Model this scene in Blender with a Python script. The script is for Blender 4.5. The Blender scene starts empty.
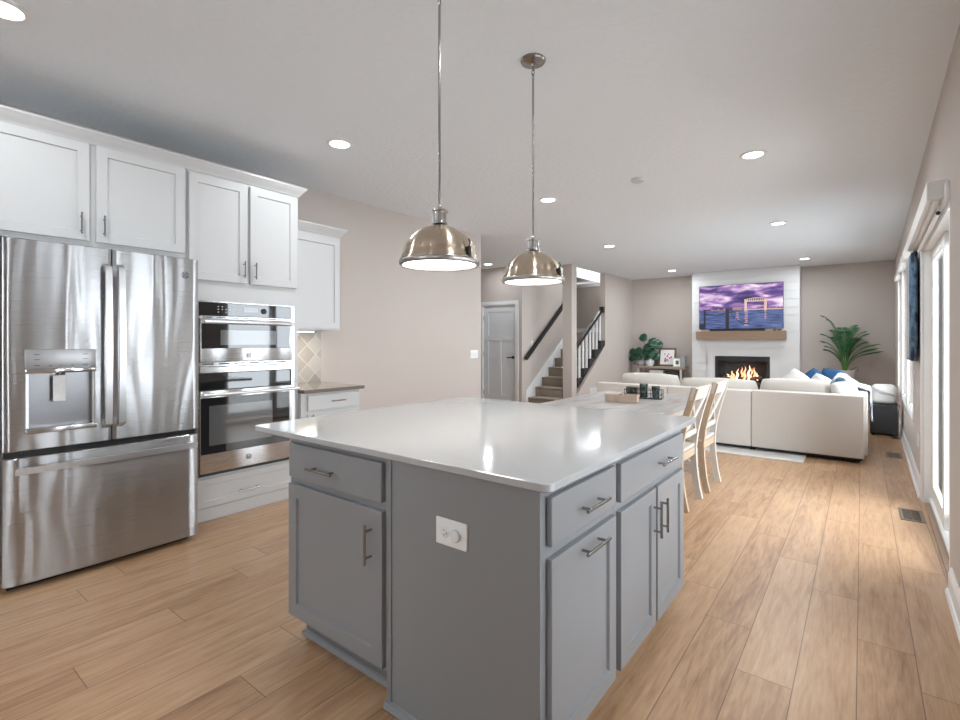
import bpy, bmesh, math, random
from mathutils import Matrix, Vector
random.seed(7)
S = bpy.context.scene
COL = S.collection
R = math.radians
PI = math.pi

# ------------------------------------------------------------------ camera
F, CX, CY, CH, VPX = 494.0, 480.0, 341.5, 1.31, 862.0
yaw = math.atan((VPX-CX)/F)
cd = bpy.data.cameras.new('camera'); cam = bpy.data.objects.new('camera', cd); COL.objects.link(cam)
cam.location = (0, 0, CH); cam.rotation_euler = (R(90), 0, yaw)
cd.sensor_fit = 'HORIZONTAL'; cd.sensor_width = 36; cd.lens = 36*F/960
cd.shift_x = 0; cd.shift_y = -(360-CY)/960
cd.clip_start = 0.02; cd.clip_end = 200
S.camera = cam

# ------------------------------------------------------------------ light of the day and exposure
HC = 2.83            # ceiling height
W_ = bpy.data.worlds.new('World'); S.world = W_; W_.use_nodes = True
bg = W_.node_tree.nodes['Background']; bg.inputs[0].default_value = (0.85, 0.93, 1.0, 1); bg.inputs[1].default_value = 9.2
S.view_settings.view_transform = 'Standard'; S.view_settings.look = 'None'
S.view_settings.gamma = 1; S.view_settings.use_curve_mapping = False
S.view_settings.exposure = 0.33
RWX, RWS = 0.325, 0.0135          # the right wall: x = RWX + RWS*y
RW_ROT = -math.atan(RWS)
def portal(x, y, z, sx, sz, rot):
    l = bpy.data.lights.new('daylight_portal', 'AREA'); l.shape = 'RECTANGLE'; l.size = sx; l.size_y = sz
    l.cycles.is_portal = True
    o = bpy.data.objects.new('daylight_portal', l); COL.objects.link(o); o.location = (x, y, z); o.rotation_euler = rot
    return o
TOX = (R(90), 0, R(90))      # -Z of the light points to -X
for y0, y1, z0, z1 in ((3.65, 5.4, 0, 2.08), (6.5, 7.4, .6, 2.25), (7.75, 8.75, .6, 2.25), (9.1, 10.1, .6, 2.25), (1.25, 1.65, .3, 2.2), (2.2, 2.7, .3, 2.2), (-1.9, -1.0, .9, 2.1)):  # the last few belong to the added, unseen openings
    ym = (y0+y1)/2
    portal(RWX+RWS*ym+.2, ym, (z0+z1)/2, y1-y0, z1-z0, TOX)
portal(-2.0, -3.2, 1.5, 1.2, 1.4, (R(90), 0, 0+PI))  # at the added rear window

# ------------------------------------------------------------------ materials
MATS = {}
def mat(name, col, rough=0.5, metal=0.0, bump=0.0, bscale=200.0, noise=0.0, nscale=8.0, stretch=(1,1,1), emit=None, es=0.0, coat=0.0, col2=None, spec=0.5, sheen=0.0, trans=0.0, detail=4):
    if name in MATS: return MATS[name]
    m = bpy.data.materials.new(name); m.use_nodes = True; nt = m.node_tree; N = nt.nodes; L = nt.links
    b = N['Principled BSDF']
    b.inputs['Base Color'].default_value = (*col, 1); b.inputs['Roughness'].default_value = rough; b.inputs['Metallic'].default_value = metal
    b.inputs['Coat Weight'].default_value = coat; b.inputs['Specular IOR Level'].default_value = spec
    b.inputs['Sheen Weight'].default_value = sheen; b.inputs['Transmission Weight'].default_value = trans
    if emit: b.inputs['Emission Color'].default_value = (*emit, 1); b.inputs['Emission Strength'].default_value = es
    tc = N.new('ShaderNodeTexCoord'); mp = N.new('ShaderNodeMapping'); mp.inputs['Scale'].default_value = stretch
    L.new(tc.outputs['Object'], mp.inputs[0])
    n = N.new('ShaderNodeTexNoise'); n.inputs['Scale'].default_value = nscale; n.inputs['Detail'].default_value = detail
    L.new(mp.outputs[0], n.inputs['Vector'])
    mx = N.new('ShaderNodeMix'); mx.data_type = 'RGBA'
    c2 = col2 if col2 else tuple(max(0, c*(1-noise)) for c in col)
    mx.inputs[6].default_value = (*col, 1); mx.inputs[7].default_value = (*c2, 1)
    L.new(n.outputs[0], mx.inputs[0]); L.new(mx.outputs[2], b.inputs['Base Color'])
    if bump:
        n2 = N.new('ShaderNodeTexNoise'); n2.inputs['Scale'].default_value = bscale; n2.inputs['Detail'].default_value = 3
        L.new(mp.outputs[0], n2.inputs['Vector'])
        bp = N.new('ShaderNodeBump'); bp.inputs['Strength'].default_value = bump; bp.inputs['Distance'].default_value = 0.01
        L.new(n2.outputs[0], bp.inputs['Height']); L.new(bp.outputs[0], b.inputs['Normal'])
    MATS[name] = m
    return m
TAUPE = mat('taupe_wall_paint', (.53, .468, .428), .75, bump=.12, bscale=120, noise=.03)
CEILM = mat('ceiling_texture', (.82, .86, .90), .9, bump=.5, bscale=28, noise=.04, nscale=30)
WHITE = mat('white_trim_paint', (.80, .80, .795), .35, noise=.02)
CABW = mat('white_cabinet_paint', (.56, .555, .55), .33, noise=.02)
ISLG = mat('grey_island_paint', (.255, .26, .268), .38, noise=.05, bump=.03, bscale=160)
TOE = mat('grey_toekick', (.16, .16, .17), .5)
SHIP = mat('shiplap_white', (.68, .675, .67), .45, noise=.02)
NICK = mat('brushed_nickel', (.36, .355, .35), .22, 1.0, noise=.1)
PEND = mat('warm_nickel', (.62, .51, .40), .26, 1.0, noise=.1, nscale=3, stretch=(30, 30, 1))
_b = PEND.node_tree.nodes['Principled BSDF']; _b.inputs['Anisotropic'].default_value = .9; _b.inputs['Anisotropic Rotation'].default_value = .25
_t = PEND.node_tree.nodes.new('ShaderNodeTangent'); _t.direction_type = 'RADIAL'; _t.axis = 'Z'; PEND.node_tree.links.new(_t.outputs[0], _b.inputs['Tangent'])
CHROME = mat('polished_steel', (.72, .72, .73), .08, 1.0)
BLACK = mat('black_plastic', (.012, .012, .013), .35)
BLKM = mat('black_rail_paint', (.009, .008, .008), .5)
DGREY = mat('dark_grey_weave', (.07, .072, .075), .85, bump=.3, bscale=80, noise=.3)
GLOW = mat('warm_lamp_diffuser', (1, 1, 1), .5, emit=(1, .95, .88), es=9)
GLOWC = mat('downlight_diffuser', (1, 1, 1), .5, emit=(1, .97, .93), es=12)
CARPET = mat('brown_stair_carpet', (.36, .285, .22), 1, bump=.8, bscale=150, noise=.35, nscale=60, sheen=.3)
SOFA = mat('cream_linen', (.66, .61, .56), .9, bump=.25, bscale=300, noise=.08, nscale=40)
SOFAC = mat('cream_cushion_linen', (.60, .55, .495), .9, bump=.35, bscale=60, noise=.1, nscale=20)
PILW = mat('white_pillow_fabric', (.60, .57, .53), .9, bump=.3, bscale=90, noise=.08)
PILB = mat('navy_pillow_fabric', (.012, .075, .19), .8, bump=.25, bscale=200, noise=.25)
THROW = mat('pale_blue_throw', (.55, .585, .63), .9, bump=.4, bscale=90, noise=.25, nscale=7, col2=(.52, .60, .70))
RUGM = mat('cream_rug_pile', (.72, .70, .66), 1, bump=.6, bscale=300, noise=.1)
WASH = mat('whitewashed_oak', (.58, .56, .53), .5, noise=.3, nscale=14, stretch=(9, 9, 1), col2=(.50, .42, .34), bump=.1, bscale=60)
RAWOAK = mat('raw_oak_frame', (.52, .41, .30), .5, noise=.2, nscale=14, stretch=(9, 9, 1), col2=(.36, .25, .16), bump=.1, bscale=60)
MANT = mat('mantel_timber', (.33, .215, .145), .6, noise=.5, nscale=6, stretch=(.6, 6, 9), col2=(.20, .125, .08), bump=.4, bscale=30)
CONS = mat('console_oak', (.42, .34, .27), .55, noise=.4, nscale=8, stretch=(1, 8, 8))
QTZ = mat('white_quartz', (.455, .462, .47), .10, noise=.05, nscale=60, coat=.3)
BRST = mat('brown_stone_worktop', (.22, .18, .145), .12, noise=.4, nscale=60, coat=.4)
VENT = mat('bronze_register', (.20, .16, .125), .45, .4)
POT = mat('white_ceramic', (.78, .78, .78), .25)
POTG = mat('grey_ceramic', (.46, .46, .47), .45, noise=.2)
SOIL = mat('soil', (.03, .02, .015), 1, bump=.8, bscale=60)
PALM = mat('palm_leaf', (.015, .19, .045), .4, noise=.5, nscale=8, col2=(.012, .09, .045))
PSTEM = mat('palm_stem', (.10, .26, .06), .5, noise=.4)
FIDD = mat('dark_green_leaf', (.008, .045, .024), .3, noise=.5, nscale=12, col2=(.015, .085, .035))
BARK = mat('bark', (.12, .08, .05), .8, noise=.4)
FRAMEW = mat('walnut_frame', (.20, .12, .065), .45, noise=.4, nscale=20)
PAPER = mat('white_paper', (.85, .85, .84), .7)
GOLDF = mat('champagne_frame', (.75, .70, .60), .35, .3)
GREYBL = mat('grey_block', (.42, .42, .44), .5, noise=.5, nscale=25)
FIREBLK = mat('firebox_black', (.02, .02, .022), .5)
LOGM = mat('ceramic_log', (.26, .17, .11), .9, bump=.8, bscale=30, noise=.6)
FLAME = mat('gas_flame', (1, .5, .2), .5, emit=(1, .50, .28), es=1.0, noise=0)
FLAMEY = mat('flame_core', (1, .7, .4), .5, emit=(1, .74, .55), es=1.5, noise=0)
TAG = mat('paper_tag', (.80, .80, .80), .6, noise=.25, nscale=60)
SLAT = mat('blind_fabric', (.80, .785, .76), .6)
VINYL = mat('white_vinyl', (.82, .82, .81), .35)
BOXW = mat('small_wood_box', (.36, .235, .16), .6, noise=.4, nscale=20, col2=(.58, .47, .38))
WIRE = mat('dark_wire', (.05, .05, .055), .4, .7)
DECK = mat('grey_deck_boards', (.45, .44, .42), .7, noise=.3, nscale=4)
GLASSW = None

def glass(name, tint=(1, 1, 1), refl=.12, rough=.02, dark=None):
    m = bpy.data.materials.new(name); m.use_nodes = True; nt = m.node_tree; N = nt.nodes; L = nt.links
    N.remove(N['Principled BSDF']); o = N['Material Output']
    t = N.new('ShaderNodeBsdfTransparent'); t.inputs[0].default_value = (*tint, 1)
    g = N.new('ShaderNodeBsdfGlossy'); g.inputs['Roughness'].default_value = rough
    fr = N.new('ShaderNodeLayerWeight'); fr.inputs[0].default_value = refl
    x = N.new('ShaderNodeMixShader'); L.new(fr.outputs['Fresnel'], x.inputs[0]); L.new(t.outputs[0], x.inputs[1]); L.new(g.outputs[0], x.inputs[2])
    L.new(x.outputs[0], o.inputs[0]); MATS[name] = m
    return m
PANE = glass('clear_pane')
SMOKE = glass('smoked_glass', (.55, .62, .62), .35)

def ovenglass():
    m = mat('black_oven_glass', (.010, .010, .011), .035, spec=.6, coat=.25)
    return m
OVG = ovenglass()

def steel(name, base=(.44, .44, .445), rough=.29, wob=.20, aniso=.92):
    m = bpy.data.materials.new(name); m.use_nodes = True; nt = m.node_tree; N = nt.nodes; L = nt.links
    b = N['Principled BSDF']; b.inputs['Metallic'].default_value = 1; b.inputs['Roughness'].default_value = rough
    b.inputs['Base Color'].default_value = (*base, 1)
    b.inputs['Anisotropic'].default_value = aniso
    cx_ = N.new('ShaderNodeCombineXYZ'); cx_.inputs[2].default_value = 1.0; L.new(cx_.outputs[0], b.inputs['Tangent'])
    tc = N.new('ShaderNodeTexCoord')
    mp = N.new('ShaderNodeMapping'); mp.inputs['Scale'].default_value = (1, 1, 240)
    L.new(tc.outputs['Object'], mp.inputs[0])
    n = N.new('ShaderNodeTexNoise'); n.inputs['Scale'].default_value = 6; n.inputs['Detail'].default_value = 4; L.new(mp.outputs[0], n.inputs['Vector'])
    mr = N.new('ShaderNodeMapRange'); mr.inputs[3].default_value = rough*.75; mr.inputs[4].default_value = rough*1.3
    L.new(n.outputs[0], mr.inputs[0]); L.new(mr.outputs[0], b.inputs['Roughness'])
    mp2 = N.new('ShaderNodeMapping'); mp2.inputs['Scale'].default_value = (1, 2.9, .42)
    L.new(tc.outputs['Object'], mp2.inputs[0])
    n2 = N.new('ShaderNodeTexNoise'); n2.inputs['Scale'].default_value = 2.2; n2.inputs['Detail'].default_value = 1; n2.inputs['Distortion'].default_value = .5; L.new(mp2.outputs[0], n2.inputs['Vector'])
    bp = N.new('ShaderNodeBump'); bp.inputs['Strength'].default_value = wob; bp.inputs['Distance'].default_value = .06
    L.new(n2.outputs[0], bp.inputs['Height']); L.new(bp.outputs[0], b.inputs['Normal'])
    MATS[name] = m
    return m
STEEL = steel('brushed_stainless')
STEELO = steel('brushed_stainless_oven', (.58, .58, .585), .25, .03)
HSTEEL = mat('satin_handle_steel', (.72, .72, .73), .33, 1.0)
STEELD = mat('dark_dispenser_steel', (.30, .30, .31), .3, 1.0)

def floormat():
    m = bpy.data.materials.new('oak_plank_floor'); m.use_nodes = True; nt = m.node_tree; N = nt.nodes; L = nt.links
    b = N['Principled BSDF']; tc = N.new('ShaderNodeTexCoord'); sp = N.new('ShaderNodeSeparateXYZ'); L.new(tc.outputs['Object'], sp.inputs[0])
    def M(op, a, c=None):
        n = N.new('ShaderNodeMath'); n.operation = op
        for i, v in ((0, a), (1, c)):
            if v is None: continue
            if isinstance(v, (int, float)): n.inputs[i].default_value = v
            else: L.new(v, n.inputs[i])
        return n.outputs[0]
    PW, PL = .1915, 1.31
    u = M('DIVIDE', M('ADD', sp.outputs[0], .016), PW); row = M('FLOOR', u); fu = M('FRACT', u)
    wn = N.new('ShaderNodeTexWhiteNoise'); wn.noise_dimensions = '1D'; L.new(row, wn.inputs['W'])
    off = M('MULTIPLY', row, .26)
    v = M('ADD', M('DIVIDE', M('ADD', sp.outputs[1], -3.44+1.24*10), PL), M('ADD', off, M('MULTIPLY', wn.outputs[0], .12)))
    pl = M('FLOOR', v); fv = M('FRACT', v)
    eu = M('MINIMUM', fu, M('SUBTRACT', 1, fu)); ev = M('MINIMUM', fv, M('SUBTRACT', 1, fv))
    gu = M('LESS_THAN', eu, .0095); gv = M('LESS_THAN', ev, .0014); gap = M('MAXIMUM', gu, gv)
    cid = N.new('ShaderNodeCombineXYZ'); L.new(row, cid.inputs[0]); L.new(pl, cid.inputs[1])
    w2 = N.new('ShaderNodeTexWhiteNoise'); w2.noise_dimensions = '3D'; L.new(cid.outputs[0], w2.inputs['Vector'])
    # grain, shifted per plank
    cg = N.new('ShaderNodeCombineXYZ'); L.new(M('MULTIPLY', sp.outputs[0], 12.0), cg.inputs[0]); L.new(M('MULTIPLY', sp.outputs[1], 1.1), cg.inputs[1]); L.new(M('MULTIPLY', w2.outputs[0], 37.0), cg.inputs[2])
    g1 = N.new('ShaderNodeTexNoise'); g1.inputs['Scale'].default_value = 1.6; g1.inputs['Detail'].default_value = 6; g1.inputs['Roughness'].default_value = .6; g1.inputs['Distortion'].default_value = 1.2
    L.new(cg.outputs[0], g1.inputs['Vector'])
    g2 = N.new('ShaderNodeTexNoise'); g2.inputs['Scale'].default_value = 8; g2.inputs['Detail'].default_value = 5
    L.new(cg.outputs[0], g2.inputs['Vector'])
    cr = N.new('ShaderNodeValToRGB'); e = cr.color_ramp.elements
    e[0].position = .28; e[0].color = (.26, .135, .068, 1); e[1].position = .72; e[1].color = (.56, .365, .22, 1)
    k = cr.color_ramp.elements.new(.5); k.color = (.45, .27, .15, 1)
    fac = M('ADD', M('MULTIPLY', g1.outputs[0], .62), M('ADD', M('MULTIPLY', g2.outputs[0], .38), M('MULTIPLY', M('SUBTRACT', w2.outputs[0], .5), .13)))
    L.new(fac, cr.inputs[0])
    mx = N.new('ShaderNodeMix'); mx.data_type = 'RGBA'; L.new(M('MULTIPLY', gap, .75), mx.inputs[0]); L.new(cr.outputs[0], mx.inputs[6]); mx.inputs[7].default_value = (.09, .055, .035, 1)
    L.new(mx.outputs[2], b.inputs['Base Color'])
    L.new(M('ADD', .30, M('MULTIPLY', g2.outputs[0], .14)), b.inputs['Roughness'])
    bp = N.new('ShaderNodeBump'); bp.inputs['Strength'].default_value = .25; bp.inputs['Distance'].default_value = .003
    L.new(M('SUBTRACT', M('MULTIPLY', g2.outputs[0], .35), gap), bp.inputs['Height']); L.new(bp.outputs[0], b.inputs['Normal'])
    return m
FLOOR = floormat()

def tilemat():
    m = bpy.data.materials.new('arabesque_backsplash_tile'); m.use_nodes = True; nt = m.node_tree; N = nt.nodes; L = nt.links
    b = N['Principled BSDF']; b.inputs['Roughness'].default_value = .2
    tc = N.new('ShaderNodeTexCoord'); mp = N.new('ShaderNodeMapping'); mp.inputs['Rotation'].default_value = (R(45), 0, 0); mp.inputs['Scale'].default_value = (0, 7.5, 7.5)
    L.new(tc.outputs['Object'], mp.inputs[0])
    v = N.new('ShaderNodeTexVoronoi'); v.inputs['Scale'].default_value = 1; v.inputs['Randomness'].default_value = .12; L.new(mp.outputs[0], v.inputs['Vector'])
    v2 = N.new('ShaderNodeTexVoronoi'); v2.feature = 'DISTANCE_TO_EDGE'; v2.inputs['Scale'].default_value = 1; v2.inputs['Randomness'].default_value = .12; L.new(mp.outputs[0], v2.inputs['Vector'])
    cr = N.new('ShaderNodeValToRGB'); e = cr.color_ramp.elements; e[0].color = (.30, .265, .225, 1); e[1].color = (.46, .42, .37, 1)
    sp = N.new('ShaderNodeSeparateColor'); L.new(v.outputs['Color'], sp.inputs[0]); L.new(sp.outputs[0], cr.inputs[0])
    lt = N.new('ShaderNodeMath'); lt.operation = 'LESS_THAN'; lt.inputs[1].default_value = .025; L.new(v2.outputs['Distance'], lt.inputs[0])
    mx = N.new('ShaderNodeMix'); mx.data_type = 'RGBA'; L.new(lt.outputs[0], mx.inputs[0]); L.new(cr.outputs[0], mx.inputs[6]); mx.inputs[7].default_value = (.55, .52, .48, 1)
    L.new(mx.outputs[2], b.inputs['Base Color'])
    return m
TILE = tilemat()

def tablemat():
    m = mat('table_whitewash', (.37, .345, .33), .45, noise=.5, nscale=3.0, stretch=(4, .7, 1), col2=(.27, .165, .115), bump=.1, bscale=40)
    nt = m.node_tree
    mx = [n for n in nt.nodes if n.type == 'MIX'][0]
    no = [n for n in nt.nodes if n.type == 'TEX_NOISE'][0]
    cr = nt.nodes.new('ShaderNodeMapRange'); cr.inputs[1].default_value = .5; cr.inputs[2].default_value = .75
    nt.links.new(no.outputs[0], cr.inputs[0]); nt.links.new(cr.outputs[0], mx.inputs[0])
    return m
TABM = tablemat()

# ------------------------------------------------------------------ mesh builder
class B:
    def __init__(s, M=None):
        s.bm = bmesh.new(); s.M = M or Matrix(); s.mi = 0
    def v(s, p): return s.bm.verts.new(s.M @ Vector(p))
    def f(s, vs):
        try:
            q = s.bm.faces.new(vs); q.material_index = s.mi; return q
        except ValueError: return None
    def box(s, x0, x1, y0, y1, z0, z1, bev=0.0, seg=2):
        t = bmesh.new(); bmesh.ops.create_cube(t, size=1)
        for v in t.verts: v.co = Vector((x0+(x1-x0)*(v.co.x+.5), y0+(y1-y0)*(v.co.y+.5), z0+(z1-z0)*(v.co.z+.5)))
        if bev: bmesh.ops.bevel(t, geom=t.edges[:], offset=bev, segments=seg, affect='EDGES', profile=.5)
        s.merge(t); return s
    def merge(s, t, M=None):
        MM = s.M @ M if M else s.M
        d = {v: s.bm.verts.new(MM @ v.co) for v in t.verts}
        for q in t.faces: s.f([d[v] for v in q.verts])
        t.free()
    def lathe(s, c, prof, n=24, cap=True, axis='Z'):
        rings = []
        for r, z in prof:
            ring = []
            for k in range(n):
                a = 2*PI*k/n; x, y = r*math.cos(a), r*math.sin(a)
                p = (c[0]+x, c[1]+y, c[2]+z) if axis == 'Z' else ((c[0]+z, c[1]+x, c[2]+y) if axis == 'X' else (c[0]+x, c[1]+z, c[2]+y))
                ring.append(s.v(p))
            rings.append(ring)
        for a, b in zip(rings, rings[1:]):
            for k in range(n): s.f([a[k], a[(k+1) % n], b[(k+1) % n], b[k]])
        if cap: s.f(rings[0][::-1]); s.f(rings[-1])
        return s
    def tube(s, pts, r, n=10, cap=True, ry=None):
        pts = [Vector(p) for p in pts]; rings = []
        rs = r if isinstance(r, (list, tuple)) else [r]*len(pts)
        for i, p in enumerate(pts):
            d = (pts[min(i+1, len(pts)-1)]-pts[max(i-1, 0)]).normalized()
            up = Vector((0, 0, 1)) if abs(d.z) < .9 else Vector((1, 0, 0))
            a = d.cross(up).normalized(); b = a.cross(d).normalized()
            rings.append([s.v(p + a*math.cos(2*PI*k/n)*rs[i] + b*math.sin(2*PI*k/n)*(ry if ry else rs[i])) for k in range(n)])
        for q, w in zip(rings, rings[1:]):
            for k in range(n): s.f([q[k], q[(k+1) % n], w[(k+1) % n], w[k]])
        if cap: s.f(rings[0][::-1]); s.f(rings[-1])
        return s
    def bar(s, pts, hw, hh, side):
        """rectangular section swept along pts; side = width direction"""
        pts = [Vector(p) for p in pts]; side = Vector(side).normalized(); rings = []
        for i, p in enumerate(pts):
            d = (pts[min(i+1, len(pts)-1)]-pts[max(i-1, 0)]).normalized(); up = side.cross(d).normalized()
            rings.append([s.v(p+side*hw*a+up*hh*b) for a, b in ((-1, -1), (1, -1), (1, 1), (-1, 1))])
        for q, w in zip(rings, rings[1:]):
            for k in range(4): s.f([q[k], q[(k+1) % 4], w[(k+1) % 4], w[k]])
        s.f(rings[0][::-1]); s.f(rings[-1]); return s
    def prism(s, poly, a0, a1, axis='X'):
        def P(u, w, a): return (a, u, w) if axis == 'X' else ((u, a, w) if axis == 'Y' else (u, w, a))
        A = [s.v(P(u, w, a0)) for u, w in poly]; C = [s.v(P(u, w, a1)) for u, w in poly]
        n = len(poly)
        for k in range(n): s.f([A[k], A[(k+1) % n], C[(k+1) % n], C[k]])
        s.f(A[::-1]); s.f(C); return s
    def rectframe(s, u0, u1, z0, z1, n0, n1, w):
        for a in ((u0, u1, z0, z0+w), (u0, u1, z1-w, z1), (u0, u0+w, z0+w, z1-w), (u1-w, u1, z0+w, z1-w)):
            s.box(a[0], a[1], n0, n1, a[2], a[3])
        return s
    def shaker(s, u0, u1, z0, z1, n0, n1, w=.055, rec=.010):
        """door slab in local coords u=x, outward=-y ; n0 (back) > n1 (front) in y"""
        c = .0015; ch = .004
        def loop(a0, a1, b0, b1, y): return [s.v((a0, y, b0)), s.v((a1, y, b0)), s.v((a1, y, b1)), s.v((a0, y, b1))]
        Ls = [loop(u0, u1, z0, z1, n0), loop(u0, u1, z0, z1, n1+c), loop(u0+c, u1-c, z0+c, z1-c, n1),
              loop(u0+w, u1-w, z0+w, z1-w, n1), loop(u0+w+ch, u1-w-ch, z0+w+ch, z1-w-ch, n1+rec)]
        for a, b in zip(Ls, Ls[1:]):
            for k in range(4): s.f([a[k], a[(k+1) % 4], b[(k+1) % 4], b[k]])
        s.f(Ls[0][::-1]); s.f(Ls[-1]); return s

def woff(o):
    t = Vector((0, 0, 0))
    while o: t += o.location; o = o.parent
    return t
def obj(name, b, m, parent=None, smooth=None, origin=None):
    off = woff(parent) if parent else (Vector(origin) if origin else Vector((0, 0, 0)))
    bm = b.bm
    bmesh.ops.remove_doubles(bm, verts=bm.verts[:], dist=1e-6)
    bmesh.ops.recalc_face_normals(bm, faces=bm.faces[:])
    bmesh.ops.translate(bm, verts=bm.verts[:], vec=-off)
    me = bpy.data.meshes.new(name); bm.to_mesh(me); bm.free()
    for x in (m if isinstance(m, (list, tuple)) else [m]): me.materials.append(x)
    o = bpy.data.objects.new(name, me); COL.objects.link(o)
    if parent: o.parent = parent
    elif origin: o.location = origin
    if smooth:
        for p in me.polygons: p.use_smooth = True
        me.set_sharp_from_angle(angle=R(smooth))
    return o
def tag(o, label, cat, group=None, kind=None):
    o['label'] = label; o['category'] = cat
    if group: o['group'] = group
    if kind: o['kind'] = kind
    return o
def thing(name, label, cat, loc=(0, 0, 0), group=None):
    o = bpy.data.objects.new(name, None); COL.objects.link(o); o.location = loc; o.empty_display_size = .1
    return tag(o, label, cat, group)
def struct(name, b, m, parent=None, smooth=None, label=None):
    o = obj(name, b, m, parent, smooth)
    if not parent:
        o['kind'] = 'structure'
        if label: o['label'] = label
    return o
def sempty(name, label, loc=(0, 0, 0)):
    o = bpy.data.objects.new(name, None); COL.objects.link(o); o.location = loc; o['kind'] = 'structure'; o['label'] = label
    return o
def copy_tree(o, parent=None):
    c = o.copy(); COL.objects.link(c)
    if parent: c.parent = parent
    for ch in list(o.children): copy_tree(ch, c)
    return c
# frames: local u = x, outward = -y, z up
FY = lambda y: Matrix.Translation((0, y, 0))                                   # faces -Y
FX = lambda x: Matrix(((0, -1, 0, x), (1, 0, 0, 0), (0, 0, 1, 0), (0, 0, 0, 1)))  # faces +X: u -> Y, -y -> +X
def pull(M, u, z, length, vert=False, off=.032, r=.0055):
    b = B(M); h = length/2
    d = (0, 0, h) if vert else (h, 0, 0)
    b.tube([(u-d[0], -off, z-d[2]), (u+d[0], -off, z+d[2])], r, 12)
    for sgn in (-1, 1):
        k = .68*sgn
        b.tube([(u+d[0]*k, 0, z+d[2]*k), (u+d[0]*k, -off, z+d[2]*k)], r*.85, 10)
    return b

# ================================================================== SETTING
FARY, BACKY, LWX = 12.0, -3.2, -4.33
b = B(); b.box(-8.2, 1.0, BACKY-.2, FARY+.2, -.12, 0); struct('floor', b, FLOOR, label='light oak plank floor')
# ceiling with the stairwell opening
SX0, SX1, SY0, SY1 = -5.35, -4.62, 9.15, 12.0
b = B()
b.box(-8.2, SX0, BACKY-.2, FARY+.2, HC, HC+.25); b.box(SX1, 1.0, BACKY-.2, FARY+.2, HC, HC+.25)
b.box(SX0, SX1, BACKY-.2, SY0, HC, HC+.25)
struct('ceiling', b, CEILM, label='white textured ceiling')
b = B(); b.box(LWX-.14, LWX, BACKY, 5.62, 0, HC); struct('wall_left', b, TAUPE)
b = B(); b.box(-8.14, LWX-.14, 5.48, 5.62, 0, HC); struct('wall_hall_near', b, TAUPE)
b = B(); b.box(-8.14, -8.0, 5.62, 8.28, 0, HC); struct('wall_hall_end', b, TAUPE)
# hall wall with the door opening
DX0, DX1, DZ = -6.33, -5.50, 2.06
b = B(); b.box(-8.0, DX0, 8.28, 8.40, 0, HC); b.box(DX1, -5.47, 8.28, 8.40, 0, HC); b.box(DX0, DX1, 8.28, 8.40, DZ, HC)
struct('wall_hall_far', b, TAUPE)
b = B(); b.box(-5.47, -5.35, 8.28, 10.42, 0, HC); struct('wall_stair', b, TAUPE)
# stair landing alcove
b = B(); b.box(-6.75, -4.62, 11.5, 11.62, 0, 2.74); struct('wall_landing', b, TAUPE)
b = B(); b.box(-6.75, -6.63, 10.3, 11.5, 0, HC); b.box(-6.63, -5.47, 10.3, 10.42, 0, HC); struct('wall_landing_side', b, TAUPE)
b = B(); b.box(-6.63, -4.63, 11.47, 11.4995, 2.68, 2.74); b.box(-6.63, -4.63, 11.47, 11.62, 2.741, 2.76); struct('trim_1', b, WHITE, label='white trim board at the upper floor edge')
b = B(); b.box(-6.6, -4.63, 11.487, 11.5, 1.53, 1.64, .003); struct('trim_2', b, WHITE, label='white baseboard on the stair landing')
# upper hall that shows through the stairwell opening
b = B(); b.box(SX0-.02, SX0, SY0, 11.5, HC+.25, 5.2); b.box(SX1, SX1+.02, SY0, 13.6, HC+.25, 5.2); b.box(SX0-2.2, SX1, 13.58, 13.6, HC, 5.2); b.box(SX0, SX1, SY0-.02, SY0, HC+.25, 5.2)
b.box(SX0-2.2, SX0-2.18, 11.5, 13.6, HC, 5.2)
struct('wall_upstairs', b, WHITE)
b = B(); b.box(SX0-2.2, SX1+.02, SY0-.02, 13.6, 5.2, 5.3); struct('ceiling_upstairs', b, CEILM)
# living room side wall, knee wall and column
b = B(); b.box(-4.62, -4.5, 10.35, FARY, 0, HC)
def nose(y): return .19*((y-8.5)/.27+1)
b.prism([(8.97, 0), (10.35, 0), (10.35, nose(10.35)-.27), (8.97, nose(8.97)-.30)], -4.62, -4.5, 'X')
struct('wall_living_left', b, TAUPE)
b = B(); b.box(-4.70, -4.50, 8.76, 8.97, 0, HC, .004); struct('wall_column', b, TAUPE)
b = B(); b.box(-6.75, .9, FARY, FARY+.14, 0, HC); b.box(-6.75, -4.62, FARY, FARY+.14, HC, HC+.25); struct('wall_far', b, TAUPE)
# rear wall (behind the camera) with an unseen window added for fill daylight
b = B(); b.box(LWX, 1.0, BACKY-.14, BACKY, 0, .8); b.box(LWX, 1.0, BACKY-.14, BACKY, 2.2, HC); b.box(LWX, -2.6, BACKY-.14, BACKY, .8, 2.2); b.box(-1.4, 1.0, BACKY-.14, BACKY, .8, 2.2)
struct('wall_rear', b, TAUPE)
w = sempty('window_1', 'unseen rear window added for fill daylight', (-2, BACKY, .8))
b = B(); b.rectframe(-2.6, -1.4, .8, 2.2, BACKY-.10, BACKY-.02, .06); b.box(-2.03, -1.97, BACKY-.1, BACKY-.02, .86, 2.14); obj('window_frame', b, VINYL, w)
b = B(); b.box(-2.54, -1.46, BACKY-.064, BACKY-.06, .86, 2.14); obj('pane', b, PANE, w)

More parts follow.
